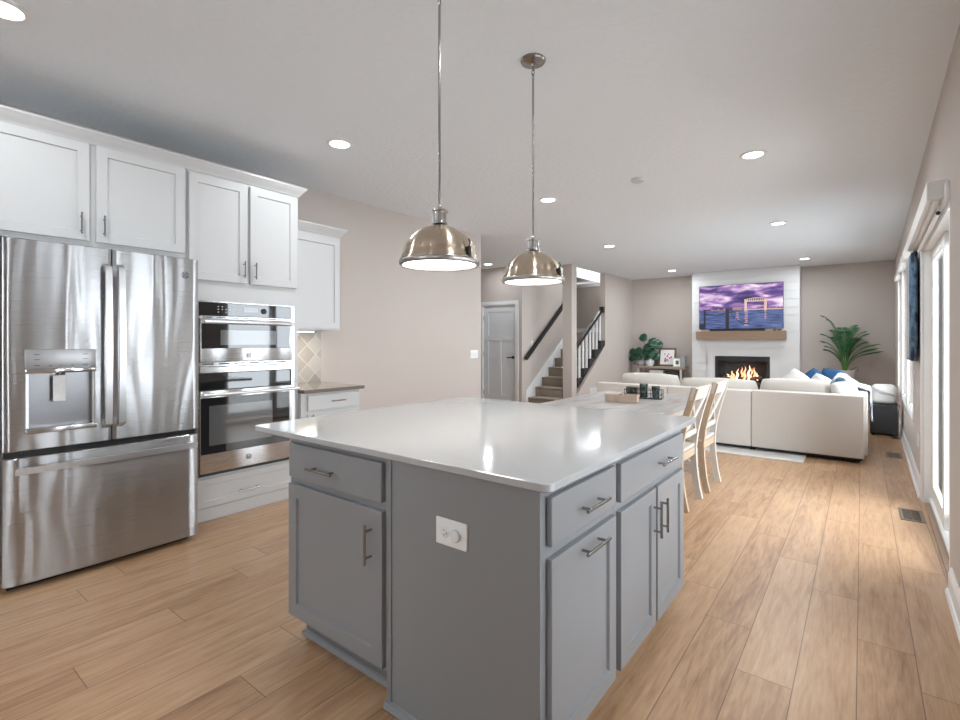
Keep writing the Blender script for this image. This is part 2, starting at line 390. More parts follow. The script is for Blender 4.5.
# right wall in its own slightly turned frame: local x=0 interior face, +x outwards
RW = Matrix.Translation((RWX, 0, 0)) @ Matrix.Rotation(RW_ROT, 4, 'Z')
OPEN = [(-1.9, -1.0, .9, 2.1), (1.25, 1.65, .3, 2.2), (2.2, 2.7, .3, 2.2), (3.65, 5.40, 0, 2.08), (6.5, 7.4, .6, 2.25), (7.75, 8.75, .6, 2.25), (9.1, 10.1, .6, 2.25)]  # openings nearest the camera are unseen, added for fill daylight and fridge streaks
b = B(RW); y = BACKY
for y0, y1, z0, z1 in OPEN:
    b.box(0, .16, y, y0, 0, HC)
    if z0 > 0: b.box(0, .16, y0, y1, 0, z0)
    b.box(0, .16, y0, y1, z1, HC); y = y1
b.box(0, .16, y, FARY, 0, HC)
struct('wall_right', b, TAUPE)
wi = 2
for (y0, y1, z0, z1) in OPEN:
    if z0 == 0: continue
    p0 = RW @ Vector((0, (y0+y1)/2, z0))
    w = sempty('window_%d' % wi, 'white framed window on the right wall', p0); wi += 1  # those beside and behind the camera are added to let in light
    b = B(RW)
    cw = .07
    b.box(-.018, 0, y0-cw, y0, z0-cw, z1+cw, .003); b.box(-.018, 0, y1, y1+cw, z0-cw, z1+cw, .003); b.box(-.018, 0, y0, y1, z1, z1+cw, .003); b.box(-.018, 0, y0, y1, z0-cw, z0, .003)
    obj('window_casing', b, WHITE, w)
    b = B(RW); b.box(.07, .13, y0, y1, z0, z0+.05); b.box(.07, .13, y0, y1, z1-.05, z1); b.box(.07, .13, y0, y0+.05, z0+.05, z1-.05); b.box(.07, .13, y1-.05, y1, z0+.05, z1-.05)
    b.box(.075, .125, y0+.05, y1-.05, (z0+z1)/2-.025, (z0+z1)/2+.025); obj('window_frame', b, VINYL, w)
    b = B(RW); b.box(.098, .102, y0+.05, y1-.05, z0+.05, z1-.05); obj('pane', b, PANE, w)
    b = B(RW); b.box(0.001, .07, y0, y1, z0, z0+.015); obj('sill', b, WHITE, w)
# patio door
w = sempty('door_2', 'white sliding patio door with vertical blind head', RW @ Vector((0, 4.5, 0)))
b = B(RW); b.box(-.016, 0, 5.40, 5.50, 0, 2.18, .003); b.box(-.016, 0, 3.65, 5.40, 2.08, 2.18, .003)
obj('door_casing', b, WHITE, w)
b = B(RW); b.box(.0, .16, 5.36, 5.40, .0, 2.08); b.box(.0, .16, 3.65, 3.69, 0, 2.08); b.box(.0, .16, 3.69, 5.36, 2.04, 2.08); obj('door_jamb', b, VINYL, w)
b = B(RW); b.box(.035, .16, 3.69, 5.36, .0, .035, .004); b.box(.03, .045, 3.69, 5.36, .035, .05); obj('door_track', b, VINYL, w)
for x0, a0, a1 in ((.09, 3.69, 4.56), (.045, 4.49, 5.36)):
    b = B(RW); b.box(x0, x0+.04, a0, a0+.08, .05, 2.04, .004); b.box(x0, x0+.04, a1-.08, a1, .05, 2.04, .004); b.box(x0, x0+.04, a0+.08, a1-.08, .05, .17, .004); b.box(x0, x0+.04, a0+.08, a1-.08, 1.95, 2.04, .004)
    d = obj('sliding_panel', b, VINYL, w)
    b = B(RW); b.box(x0+.018, x0+.022, a0+.08, a1-.08, .17, 1.95); obj('pane', b, PANE, d)
# wood threshold strip
b = B(RW); b.box(.0, .034, 3.69, 5.36, 0, .012, .003); struct('trim_3', b, mat('oak_threshold', (.40, .27, .18), .4, noise=.3), label='oak threshold strip at the patio door')
# baseboards
def baseprof(h=.13): return [(0, 0), (-.016, 0), (-.016, h-.03), (-.010, h-.012), (-.006, h), (0, h)]
b = B(RW)
for y0, y1 in ((5.5, FARY-.01), (2.0, 3.55)):
    b.prism([(-u*-1, z) for u, z in baseprof()], y0, y1, 'Y')
    b.prism([(-.030, 0), (-.016, 0), (-.016, .02), (-.022, .018)], y0, y1, 'Y')
struct('baseboard_right', b, WHITE)
b = B(); b.box(-.95, .45, FARY-.016, FARY, 0, .13, .003); b.box(-4.5, -3.02, FARY-.016, FARY, 0, .13, .003); struct('baseboard_far', b, WHITE)
b = B(); b.box(-4.5, -4.484, 9.0, FARY-.02, 0, .11, .003); struct('baseboard_living_left', b, WHITE)
b = B(); b.box(LWX, LWX+.016, 3.02, 5.6, 0, .13, .003); struct('baseboard_left', b, WHITE)
b = B(); b.box(-8, DX0-.08, 8.264, 8.28, 0, .13, .003); struct('baseboard_hall', b, WHITE)
# outdoor deck
b = B(); b.box(.75, 6, -4, 14, -.25, -.12)
struct('floor_deck', b, DECK, label='outdoor deck boards')

# hall door
w = sempty('door_1', 'white three panel hall door with black lever', (-5.9, 8.28, 0))
b = B(FY(8.28)); c = .075
b.box(DX0-c, DX0, -.018, 0, 0, DZ+c, .004); b.box(DX1, DX1+c, -.018, 0, 0, DZ+c, .004); b.box(DX0, DX1, -.018, 0, DZ, DZ+c, .004); b.box(DX0-.0, DX0+.012, -.001, .11, 0, DZ); b.box(DX1-.012, DX1, -.001, .11, 0, DZ); b.box(DX0+.012, DX1-.012, -.001, .11, DZ-.012, DZ)
obj('door_casing', b, WHITE, w)
b = B(FY(8.30))
x0, x1 = DX0+.014, DX1-.014; xm = (x0+x1)/2
def slabpan(b, rects, x0, x1, z0, z1, t, rec):
    b.box(x0, x1, rec, t, z0, z1)
    xs = sorted({x0, x1, *[r[0] for r in rects], *[r[1] for r in rects]}); zs = sorted({z0, z1, *[r[2] for r in rects], *[r[3] for r in rects]})
    for a, a2 in zip(xs, xs[1:]):
        for q, q2 in zip(zs, zs[1:]):
            mx, mz = (a+a2)/2, (q+q2)/2
            if any(r[0] < mx < r[1] and r[2] < mz < r[3] for r in rects): continue
            b.box(a, a2, 0, rec+.001, q, q2)
slabpan(b, [(x0+.12, x1-.12, 1.44, 1.92), (x0+.12, xm-.05, .22, 1.32), (xm+.05, x1-.12, .22, 1.32)], x0, x1, .01, DZ-.014, .035, .009)
d = obj('door_slab', b, mat('door_paint', (.72, .745, .77), .4), w)
b = B(FY(8.30)); b.lathe((x1-.06, -.0, .99), [(.03, 0), (.03, -.008), (.012, -.012), (.012, -.045)], 16, axis='Y'); b.bar([(x1-.06, -.042, .99), (x1-.18, -.042, .985)], .008, .01, (0, 1, 0)); obj('door_handle', b, BLACK, d)
for z in (.25, 1.05, 1.8):
    b = B(FY(8.30)); b.tube([(x0-.004, -.008, z-.05), (x0-.004, -.008, z+.05)], .008, 8); obj('hinge', b, NICK, w)

# ================================================================== STAIRS
st = thing('staircase', 'carpeted brown staircase rising between the taupe walls', 'stairs', (-4.95, 8.5, 0))
NST = 7
for k in range(NST):
    y0 = 8.5+.27*k; z1 = .19*(k+1)
    b = B(); b.box(-5.335, -4.72 if y0 < 8.98 else -4.60, y0, y0+.30 if k < NST-1 else 10.41, max(0, z1-.2), z1-.02, .003); b.box(-5.335, -4.72 if y0 < 8.99 else -4.60, y0-.02, y0+.27 if k < NST-1 else 10.41, z1-.035, z1, .014, 3)
    obj('step', b, CARPET, st, 40)
b = B(); b.box(-6.6, -4.64, 10.42, 11.48, 1.30, 1.52); obj('landing', b, CARPET, st)
b = B(); b.prism([(8.4, 0), (8.42, .32), (10.42, nose(10.42)+.15), (10.42, nose(10.42)-.25), (8.75, 0)], -5.35, -5.336, 'X'); obj('skirt_board', b, WHITE, st)
# dark sawtooth stringer at the open side
pts = []
for k in range(1, NST):
    y0 = 8.5+.27*k; pts += [(max(y0, 8.972), .19*k if k > 1 else .19*k), (max(y0, 8.972), .19*(k+1))]
pts += [(10.345, .19*(NST)), (10.345, nose(10.35)-.262), (8.972, nose(8.97)-.29)]
pts = [p for p in pts if p[0] >= 8.972]
pp = [(8.972, .38)] + [p for p in pts if not (p[0] == 8.972 and p[1] < .39)]
q = []
for p in pp:
    if not q or (abs(q[-1][0]-p[0]) > 1e-5 or abs(q[-1][1]-p[1]) > 1e-5): q.append(p)
b = B(); b.prism(q, -4.598, -4.502, 'X'); obj('stringer', b, mat('dark_carpet_edge', (.05, .045, .042), .9, noise=.6, nscale=50, bump=.5, bscale=90), st)
# balustrade
bl = thing('balustrade', 'white baluster rail with black handrail beside the living room', 'railing', (-4.55, 9.6, 0))
hr = lambda y: 1.13 + .66*(y-8.97)
b = B(); b.bar([(-4.56, 8.975, hr(8.975)), (-4.56, 10.27, hr(10.27))], .03, .03, (1, 0, 0)); b.box(-4.60, -4.51, 10.25, 10.345, hr(10.3)-.06, hr(10.3)+.07, .006); obj('handrail', b, BLKM, bl)
for k in range(8):
    y0 = 9.045+.165*k; kk = math.floor((y0-8.5)/.27+1e-6)+1; z0 = .19*kk
    b = B(); b.box(-4.576, -4.544, y0-.019, y0+.019, z0+.001, hr(y0)-.03); obj('baluster', b, WHITE, bl)
h = thing('stair_handrail', 'black handrail fixed on the taupe wall above the stairs', 'handrail', (-5.3, 8.35, .98))
hw = lambda y: .98 + .735*(y-8.35)
b = B(); b.bar([(-5.285, 8.33, hw(8.35)-.01), (-5.285, 8.36, hw(8.36)), (-5.285, 10.38, hw(10.38))], .025, .035, (1, 0, 0)); obj('rail', b, BLKM, h)
for y0 in (8.6, 9.4, 10.2):
    b = B(); b.tube([(-5.35, y0, hw(y0)-.09), (-5.29, y0, hw(y0)-.08), (-5.285, y0, hw(y0)-.03)], .008, 8); obj('bracket', b, BLKM, h)
def switch(M, u, z, name, label, gang=1, w=None):
    w = w or (.072+.046*(gang-1)); p = M @ Vector((u, 0, z))
    t = thing(name, label, 'switch', p)
    b = B(M); b.box(u-w/2, u+w/2, -.006, 0, z-.058, z+.058, .002); obj('cover_plate', b, PAPER, t)
    for g in range(gang):
        uu = u+(g-(gang-1)/2)*.046
        b = B(M); b.box(uu-.016, uu+.016, -.010, -.005, z-.033, z+.033, .002); obj('rocker', b, WHITE, t)
    return t
switch(FX(LWX), 5.46, 1.13, 'light_switch', 'white triple light switch on the taupe wall left of the hall', 3)
switch(FX(-5.35), 8.66, 1.27, 'light_switch', 'small white light switch below the stair wall handrail', 1)
# return air grille
t = thing('wall_vent', 'white slatted return air grille low on the wall under the stair railing', 'vent', (-4.5, 9.7, .13))
b = B(FX(-4.484)); b.rectframe(9.52, 9.86, .12, .33, -.008, 0, .02); obj('grille_frame', b, WHITE, t)
b = B(FX(-4.484));
for k in range(12): b.box(9.545+.025*k, 9.557+.025*k, -.006, .0, .14, .31)
obj('slats', b, WHITE, t)

# ================================================================== CEILING FIXTURES
def downlight(x, y, label, power=4):
    t = thing('recessed_downlight', label, 'ceiling light', (x, y, HC), 'recessed ceiling downlights')
    b = B(); b.lathe((x, y, HC), [(.070, -.003), (.075, -.010), (.098, -.006), (.100, 0)], 32, cap=False); obj('trim_ring', b, WHITE, t, 40)
    b = B(); b.lathe((x, y, HC), [(.0715, -.002), (.0715, -.006)], 28); obj('diffuser', b, GLOWC, t)
    l = bpy.data.lights.new('downlight_lamp', 'AREA'); l.shape = 'DISK'; l.size = .13; l.energy = power; l.color = (.88, .95, 1); l.spread = R(180)
    o = bpy.data.objects.new('downlight_lamp', l); COL.objects.link(o); o.parent = t; o.location = (0, 0, -.012)
for x, y, lb in ((-3.10, .45, 'round recessed downlight above the refrigerator, nearest the camera'), (-3.17, 2.34, 'recessed downlight in front of the oven cabinet'), (-2.66, 4.63, 'recessed downlight just right of the smaller looking pendant lamp rod'),
                 (-3.18, 7.47, 'recessed downlight above the middle of the room in line with the column'), (-3.22, 10.88, 'recessed downlight left of the white fireplace wall'), (-.70, 4.53, 'largest recessed downlight on the right half of the ceiling'),
                 (-.85, 7.35, 'middle recessed downlight of the right hand row'), (-.83, 10.79, 'recessed downlight just right of the fireplace wall top'), (-5.80, 7.76, 'recessed downlight in the hall in front of the hall door')):
    downlight(x, y, lb, (5 if x < -5 else (15 if y > 9 else 20)) if y > 6 else (9 if y > 4 else 9))
downlight(-3.1, -1.6, 'recessed downlight behind the camera on the left'); downlight(-.7, -1.0, 'recessed downlight behind the camera on the right'); downlight(-.8, 1.6, 'recessed downlight over the walkway beside the island, outside the photo')
t = thing('smoke_detector', 'round white detector disc on the ceiling between the downlights', 'smoke detector', (-1.66, 4.56, HC))
b = B(); b.lathe((-1.66, 4.56, HC), [(.062, 0), (.060, -.022), (.045, -.032), (.0, -.033)], 28, cap=False); obj('housing', b, mat('detector_plastic', (.62, .62, .62), .5), t, 40)
t = thing('hall_sensor', 'small white round sensor on the hall ceiling behind the downlight', 'sensor', (-6.1, 8.08, HC))
b = B(); b.lathe((-6.1, 8.08, HC), [(.04, 0), (.038, -.025), (.0, -.03)], 20, cap=False); obj('housing', b, PAPER, t, 40)
# upstairs lamp
t = thing('upstairs_ceiling_lamp', 'bright lamp of the upper hall above the stairwell', 'ceiling light', (-5.6, 12.4, 5.2))
b = B(); b.lathe((-5.6, 12.4, 5.2), [(.18, 0), (.17, -.08), (.0, -.1)], 28, cap=False); obj('glass_bowl', b, GLOW, t, 40)
l = bpy.data.lights.new('upstairs_lamp', 'POINT'); l.energy = 330; l.shadow_soft_size = .15; l.color = (1, .98, .95)
o = bpy.data.objects.new('upstairs_lamp', l); COL.objects.link(o); o.parent = t; o.location = (0, 0, -.35)

# ================================================================== PENDANTS
def pendant(x, y, label):
    zr = 1.632
    t = thing('pendant_lamp', label, 'pendant lamp', (x, y, HC), 'dome pendants over the island')
    b = B(); c = (x, y, zr)
    prof = [(.161, .004), (.166, .010), (.166, .020), (.160, .026), (.158, .036), (.155, .040)]
    for k in range(1, 15):
        a = R(90)*k/15; prof.append((.153*math.cos(a)**1.22, .040+.128*math.sin(a)))
    prof += [(.030, .170), (.030, .174)]
    b.lathe(c, prof, 48, cap=False); s = obj('dome_shade', b, PEND, t, 60)
    b = B(); b.lathe(c, [(.152, .008), (.154, -.004), (.163, -.006), (.169, .002), (.169, .014), (.163, .020)], 48, cap=False); obj('rim_band', b, mat('rim_nickel', (.42, .40, .38), .34, 1.0), s, 50)
    b = B()
    b.lathe(c, [(.1525, .004), (.14, .003), (.08, .002), (.001, .001)], 40, cap=False); obj('diffuser', b, GLOW, t, 50)
    b = B(); b.lathe(c, [(.036, .168), (.036, .175), (.031, .179), (.031, .218), (.038, .221), (.038, .228), (.012, .231), (.010, .25), (.005, .255)], 28); obj('socket_cap', b, CHROME, t, 40)
    b = B(); b.box(x+.150, x+.168, y-.006, y+.006, zr+.016, zr+.06, .002)
    b.tube([(x+.158, y, zr+.055), (x+.166, y, zr+.075), (x+.158, y, zr+.09)], .003, 8); obj('shade_clip', b, BLACK, t)
    b = B(); b.tube([(x, y, zr+.25), (x, y, HC-.105)], .0055, 12); obj('rod', b, NICK, t, 40)
    b = B()
    for k, z in enumerate((HC-.092, HC-.068, HC-.044)):
        pts = []
        for j in range(13):
            a = 2*PI*j/12; dx = .008*math.cos(a); dz = .016*math.sin(a)
            pts.append((x+(dx if k % 2 else 0), y+(0 if k % 2 else dx), z+dz))
        b.tube(pts, .0024, 6)
    obj('chain', b, NICK, t, 40)
    b = B(); b.lathe((x, y, HC), [(.067, 0), (.068, -.008), (.062, -.016), (.055, -.017), (.035, -.021), (.014, -.026), (.009, -.038), (.004, -.040)], 36); obj('canopy', b, NICK, t, 40)
    l = bpy.data.lights.new('pendant_bulb', 'AREA'); l.shape = 'DISK'; l.size = .26; l.energy = 1.5; l.color = (1, .93, .84)
    o = bpy.data.objects.new('pendant_bulb', l); COL.objects.link(o); o.parent = t; o.location = (0, 0, zr-.003-HC)
pendant(-1.405, 1.538, 'nearer and larger looking brushed nickel dome pendant over the island, on the left')
pendant(-1.405, 2.285, 'farther brushed nickel dome pendant whose ceiling canopy is visible, on the right')

# ================================================================== KITCHEN WALL RUN (faces +X)
XF = -3.79; M = FX(XF)   # carcass face; doors 20mm in front
def door(par, M, u0, u1, z0, z1, hu=None, hz=None, hl=.13, vert=True, m=CABW, w=.058, t=.02, name='door', hor=False):
    b = B(M); b.shaker(u0, u1, z0, z1, -.0005, -t, w); d = obj(name, b, m, par)
    if hu is not None:
        obj('handle', pull(M @ Matrix.Translation((0, -t, 0)), hu, hz, hl, vert), NICK, d, 40)
    return d
def slab(par, M, u0, u1, z0, z1, hu, hz, hl, m=CABW, t=.02, name='drawer'):
    b = B(M); b.box(u0, u1, -t, -.0005, z0, z1, .0035, 2); d = obj(name, b, m, par)
    obj('handle', pull(M @ Matrix.Translation((0, -t, 0)), hu, hz, hl), NICK, d, 40); return d
TOPZ = 2.548
fc = thing('overfridge_cabinet', 'white two door wall cabinet above the stainless refrigerator', 'cabinet', (-4.05, .95, 1.90), 'white kitchen cabinets')
b = B(); b.box(LWX+.001, XF, .405, 1.498, 1.90, TOPZ); obj('carcass', b, CABW, fc)
b = B(); b.box(LWX+.001, XF, .40, .42, 0, 1.90); obj('side_panel', b, CABW, fc)
door(fc, M, .425, .938, 1.93, 2.530, .893, 2.03); door(fc, M, .972, 1.482, 1.93, 2.530, 1.008, 2.03)
oc = thing('oven_cabinet', 'tall white cabinet housing the stacked stainless ovens', 'cabinet', (-4.05, 1.93, 0), 'white kitchen cabinets')
OY0, OY1, OZ0, OZ1 = 1.562, 2.325, .335, 1.61
b = B(); b.box(LWX+.001, XF, 1.5, 1.56, 0, TOPZ); b.box(LWX+.001, XF, 2.328, 2.372, 0, TOPZ); b.box(LWX+.001, XF, 1.56, 2.328, OZ1, TOPZ); b.box(LWX+.001, XF, 1.56, 2.328, 0, OZ0-.012); b.box(LWX+.001, LWX+.02, 1.56, 2.328, OZ0-.01, OZ1); obj('carcass', b, CABW, oc)
door(oc, M, 1.509, 1.926, 1.757, 2.515, 1.895, 1.86); door(oc, M, 1.952, 2.35, 1.757, 2.515, 1.984, 1.86)
b = B(M); b.shaker(1.562, 2.335, .10, .308, -.0005, -.02, .045, .006); d = obj('drawer', b, CABW, oc); obj('handle', pull(M @ Matrix.Translation((0, -.02, 0)), 1.935, .175, .18), NICK, d, 40)
b = B(M); b.box(1.50, 2.372, -.012, 0, 0, .095, .003); obj('base_board', b, CABW, oc)
# crown over both
def crown(y0, y1, xf, xw, z, ret=True, h=.075, p=.055):
    b = B(); prof = [(0, 0), (.010, 0), (.014, .012), (.018, .016), (.030, .034), (.046, .050), (.050, .058), (p, .062), (p, h), (0, h)]
    A = []; 
    for u, w in prof:   # path: left end - front - right return to the wall
        A.append([b.v((xf+u, y0, z+w)), b.v((xf+u, y1+u, z+w)), b.v((xw, y1+u, z+w))])
    n = len(prof)
    for i in range(n):
        j = (i+1) % n
        for k in range(2): b.f([A[i][k], A[j][k], A[j][k+1], A[i][k+1]])
    b.f([a[0] for a in A]); b.f([a[2] for a in A][::-1])
    return b
cr = crown(.40, 2.372, XF, LWX+.001, TOPZ-.014); o = obj('crown_molding', cr, CABW, None, 35, (-4.0, 1.4, TOPZ-.014)); tag(o, 'long white crown molding along the top of the tall cabinets', 'molding')

sc = thing('corner_wall_cabinet', 'small white wall cabinet right of the tall oven cabinet, hung lower', 'cabinet', (-4.15, 2.68, 1.415), 'white kitchen cabinets')
XS = -4.0
b = B(); b.box(LWX+.001, XS, 2.374, 2.953, 1.415, 2.33); obj('carcass', b, CABW, sc)
door(sc, FX(XS), 2.39, 2.94, 1.43, 2.285)
obj('crown', crown(2.374, 2.953, XS, LWX+.001, 2.315), CABW, sc, 35)
t = thing('undercabinet_light', 'thin lit strip light under the small wall cabinet', 'light', (-4.1, 2.6, 1.41))
b = B(); b.box(-4.12, -4.06, 2.39, 2.72, 1.400, 1.4145, .003); obj('housing', b, PAPER, t)
b = B(); b.box(-4.115, -4.065, 2.40, 2.71, 1.3975, 1.4005); obj('diffuser', b, GLOW, t)
l = bpy.data.lights.new('undercabinet_lamp', 'AREA'); l.shape = 'RECTANGLE'; l.size = .05; l.size_y = .3; l.energy = 2.2; l.color = (1, .93, .82)
o = bpy.data.objects.new('undercabinet_lamp', l); COL.objects.link(o); o.parent = t; o.location = (.01, 0, -.016)
bc = thing('base_cabinet', 'white base cabinet with one drawer under the brown stone worktop', 'cabinet', (-4.0, 2.68, 0), 'white kitchen cabinets')
XB = -3.745
b = B(); b.box(LWX+.001, XB, 2.374, 2.985, .10, .868); b.box(LWX+.001, XB-.07, 2.374, 2.985, 0, .10); obj('carcass', b, CABW, bc)
slab(bc, FX(XB), 2.43, 2.97, .715, .848, 2.72, .785, .15); door(bc, FX(XB), 2.43, 2.97, .115, .69, 2.46, .62)
b = B(); b.box(LWX+.002, -3.70, 2.376, 3.012, .869, .899, .003); o = obj('worktop', b, BRST, None, None, (-4.0, 2.7, .869)); tag(o, 'short brown stone worktop beside the oven cabinet', 'worktop')
b = B(); b.box(LWX, LWX+.01, 2.374, 2.962, .90, 1.414); o = obj('backsplash', b, TILE, None, None, (LWX, 2.7, .9)); tag(o, 'beige arabesque tile backsplash lit from the cabinet above', 'backsplash')
t = switch(FX(LWX+.01), 2.52, 1.16, 'wall_outlet', 'white outlet on the tiled backsplash', 1)

# ------------------------------------------------------------------ refrigerator
FRX = -3.465; FB = -3.53
fr = thing('refrigerator', 'large stainless french door refrigerator with ice dispenser', 'refrigerator', (-3.9, .97, 0))
b = B(); b.box(LWX+.03, FB, .508, 1.444, .06, 1.835, .004); obj('body', b, mat('fridge_side_grey', (.20, .20, .21), .4, .6), fr)
b = B(); b.box(LWX+.05, FB-.02, .53, 1.41, .0, .06); obj('base_grille', b, BLACK, fr)
def bowed(u0, u1, z0, z1, hole=None, bow=.014, full=None, n=28):
    """curved front panel, facing +X; front apex at FRX"""
    b = B(); f0, f1 = full or (u0, u1); uc, hwid = (f0+f1)/2, (f1-f0)/2
    us = [u0+(u1-u0)*k/n for k in range(n+1)]
    if hole: us = sorted(set(us+[hole[0], hole[1]]))
    zs = [z0, z0+.004] + [z0+.004+(z1-z0-.008)*k/6 for k in range(1, 6)] + [z1-.004, z1]
    if hole: zs = sorted(set(zs+[hole[2], hole[3]]))
    def X(u, z):
        e = min(u-u0, u1-u); rd = .012; x = FRX-bow*((u-uc)/hwid)**2
        if e < rd: x -= rd-math.sqrt(max(0, rd*rd-(rd-e)**2))
        if z in (z0, z1): x -= .004
        return x
    G = [[b.v((X(u, z), u, z)) for z in zs] for u in us]
    for i in range(len(us)-1):
        for j in range(len(zs)-1):
            mu, mz = (us[i]+us[i+1])/2, (zs[j]+zs[j+1])/2
            if hole and hole[0] < mu < hole[1] and hole[2] < mz < hole[3]: continue
            b.f([G[i][j], G[i+1][j], G[i+1][j+1], G[i][j+1]])
    K = [[b.v((FB+.006, u, z)) for z in (z0, z1)] for u in us]
    m = len(zs)-1
    for i in range(len(us)-1):
        b.f([G[i][0], K[i][0], K[i+1][0], G[i+1][0]]); b.f([G[i][m], G[i+1][m], K[i+1][1], K[i][1]]); b.f([K[i][0], K[i][1], K[i+1][1], K[i+1][0]])
    b.f([G[0][j] for j in range(m+1)]+[K[0][1], K[0][0]]); b.f([G[-1][j] for j in range(m, -1, -1)]+[K[-1][0], K[-1][1]])
    return b
H = (.592, .888, .838, 1.262)
full = (.503, 1.450)
dl = obj('door', bowed(.505, .966, .735, 1.85, H, full=full), STEEL, fr, 35)
dr = obj('door', bowed(.973, 1.448, .735, 1.85, full=full), STEEL, fr, 35)
fz = obj('freezer_drawer', bowed(.505, 1.448, .036, .700, full=full), STEEL, fr, 35)
for d, u in ((dl, .938), (dr, 1.002)):
    b = B(); xs = FRX
    pts = [(xs-.0+.012, u, 1.752), (xs+.045, u, 1.735)] + [(xs+.050+.014*math.sin(PI*k/8), u, 1.72-(.88)*k/8) for k in range(9)] + [(xs+.045, u, .838), (xs+.012, u, .82)]
    b.bar(pts, .016, .007, (0, 1, 0)); b.box(xs-.012, xs+.046, u-.010, u+.010, 1.715, 1.745, .003); b.box(xs-.012, xs+.046, u-.010, u+.010, .827, .857, .003); obj('handle', b, HSTEEL, d, 40)
b = B(); pts = [(FRX+.035+.014*math.sin(PI*k/10), .545+(.875)*k/10, .638) for k in range(11)]
b.bar(pts, .017, .007, (0, 0, 1)); b.box(FRX-.014, FRX+.036, .555, .58, .628, .648, .003); b.box(FRX-.014, FRX+.036, 1.38, 1.405, .628, .648, .003); obj('handle', b, HSTEEL, fz, 40)
b = B(); b.box(FB-.001, FB+.03, .515, 1.438, .702, .733); obj('gap_dark_strip', b, BLACK, fr)  # black strip put in so the gap above the freezer drawer reads dark
# dispenser
dp = obj('water_dispenser', B().box(FRX-.055, FRX-.05, H[0], H[1], H[2], H[3]), STEELD, fr)
for a_ in (H[0], H[1]-.012): b = B(); b.box(FRX-.05, FRX-.006, a_, a_+.012, H[2], 1.14); obj('recess_liner', b, STEELO, dp)
b = B(); b.box(FRX-.05, FRX+.002, H[0]-.004, H[1]+.004, 1.165, 1.268, .004); obj('control_panel', b, mat('dispenser_panel', (.42, .42, .43), .4, .85), dp, 40)
b = B(); b.box(FRX-.045, FRX+.012, H[0]-.004, H[1]+.004, 1.140, 1.165, .004); obj('chin_bar', b, CHROME, dp, 40)
b = B(); b.box(FRX-.05, FRX+.016, H[0]-.004, H[1]+.006, .822, .850, .004); obj('drip_tray', b, STEELO, dp, 40)
for u in (.635, .842):
    for z in (1.240, 1.213, 1.182): b = B(); b.box(FRX+.002, FRX+.0026, u-.012, u+.012, z-.0015, z+.0015); obj('button_mark', b, BLACK, dp)
for u in (.69, .735, .785): b = B(); b.box(FRX+.002, FRX+.0026, u-.006, u+.006, 1.179, 1.182); obj('button_mark', b, BLACK, dp)
b = B(); b.box(FRX-.03, FRX-.012, .735, .757, 1.11, 1.14, .002); obj('nozzle', b, BLACK, dp)
b = B(); b.box(FRX-.012, FRX-.010, .704, .757, .985, 1.125); b.tube([(FRX-.011, .73, 1.125), (FRX-.011, .737, 1.14)], .0015, 6); o = obj('paper_tag', b, TAG, dp)
def emblem(M, u, z, r, par, name='emblem'):
    b = B(M)
    def ring(R0, R1, n0=0, n1=-.0016, seg=28):
        a = [[b.v((u+q*math.cos(2*PI*k/seg), y, z+q*math.sin(2*PI*k/seg))) for k in range(seg)] for q, y in ((R1, n0), (R1, n1), (R0, n1), (R0, n0))]
        for i in range(3):
            for k in range(seg): b.f([a[i][k], a[i][(k+1) % seg], a[i+1][(k+1) % seg], a[i+1][k]])
    ring(r*.86, r)
    # script letters G and E
    def stroke(pts): b.tube([(u+px*r, -.001, z+pz*r) for px, pz in pts], r*.075, 6)
    stroke([(-.05, .42), (-.3, .5), (-.52, .3), (-.45, .0), (-.2, -.05), (-.08, .2), (-.3, .1), (-.55, -.25), (-.35, -.5), (-.12, -.3), (-.1, .0)])
    stroke([(.5, .35), (.25, .5), (.08, .3), (.3, .05), (.08, -.2), (.2, -.5), (.5, -.35), (.6, -.1)])
    for q in range(4):
        a = PI/4+q*PI/2; stroke([(.70*math.cos(a-.35), .70*math.sin(a-.35)), (.76*math.cos(a), .76*math.sin(a)), (.70*math.cos(a+.35), .70*math.sin(a+.35))])
    return obj(name, b, mat('emblem_metal', (.10, .10, .105), .4, .5), par, 40)
emblem(FX(FRX-.0096), 1.365, 1.74, .022, dr)

# ------------------------------------------------------------------ wall oven
ov = thing('wall_oven', 'stainless and black glass double wall oven with microwave on top', 'oven', (-4.0, 1.94, OZ0))
b = B(); b.box(-4.28, XF+.012, OY0+.002, OY1-.002, OZ0-.008, OZ1-.004); obj('body', b, BLACK, ov)
MO = FX(XF+.012)
u0, u1 = OY0+.003, OY1-.003
b = B(MO); b.box(u0-.006, u1+.006, -.004, 0, 1.598, 1.607, .001); b.box(u1-.022, u1+.006, -.008, 0, OZ0, 1.598, .001); b.box(u0-.006, u0+.008, -.006, 0, OZ0, 1.598, .001); obj('trim_frame', b, STEELO, ov)
b = B(MO); b.box(u0+.01, u1-.024, -.016, 0, 1.500, 1.596, .002); cp = obj('control_panel', b, OVG, ov)
b = B(MO)
b.box(u0+.33, u0+.44, -.0172, -.016, 1.535, 1.575); obj('display', b, mat('grey_display', (.22, .22, .23), .15, coat=.6), cp)
b = B(MO)
for i in range(6):
    for j in range(3):
        uu = u0+.14+.028*i; zz = 1.528+.02*j
        if (i*3+j) % 5 != 3: b.box(uu-.005, uu+.005, -.0168, -.016, zz-.003, zz+.003)
obj('key_marks', b, mat('key_print', (.6, .6, .6), .5), cp)
b = B(MO); b.lathe((u0+.49, -.016, 1.548), [(.022, 0), (.022, -.006), (.017, -.010), (.0, -.010)], 20, axis='Y', cap=False); obj('dial', b, BLACK, cp, 40)
b = B(MO); b.box(u0+.01, u1-.024, -.010, -.001, 1.478, 1.497); vt = obj('vent_strip', b, STEELO, ov)
b = B(MO)
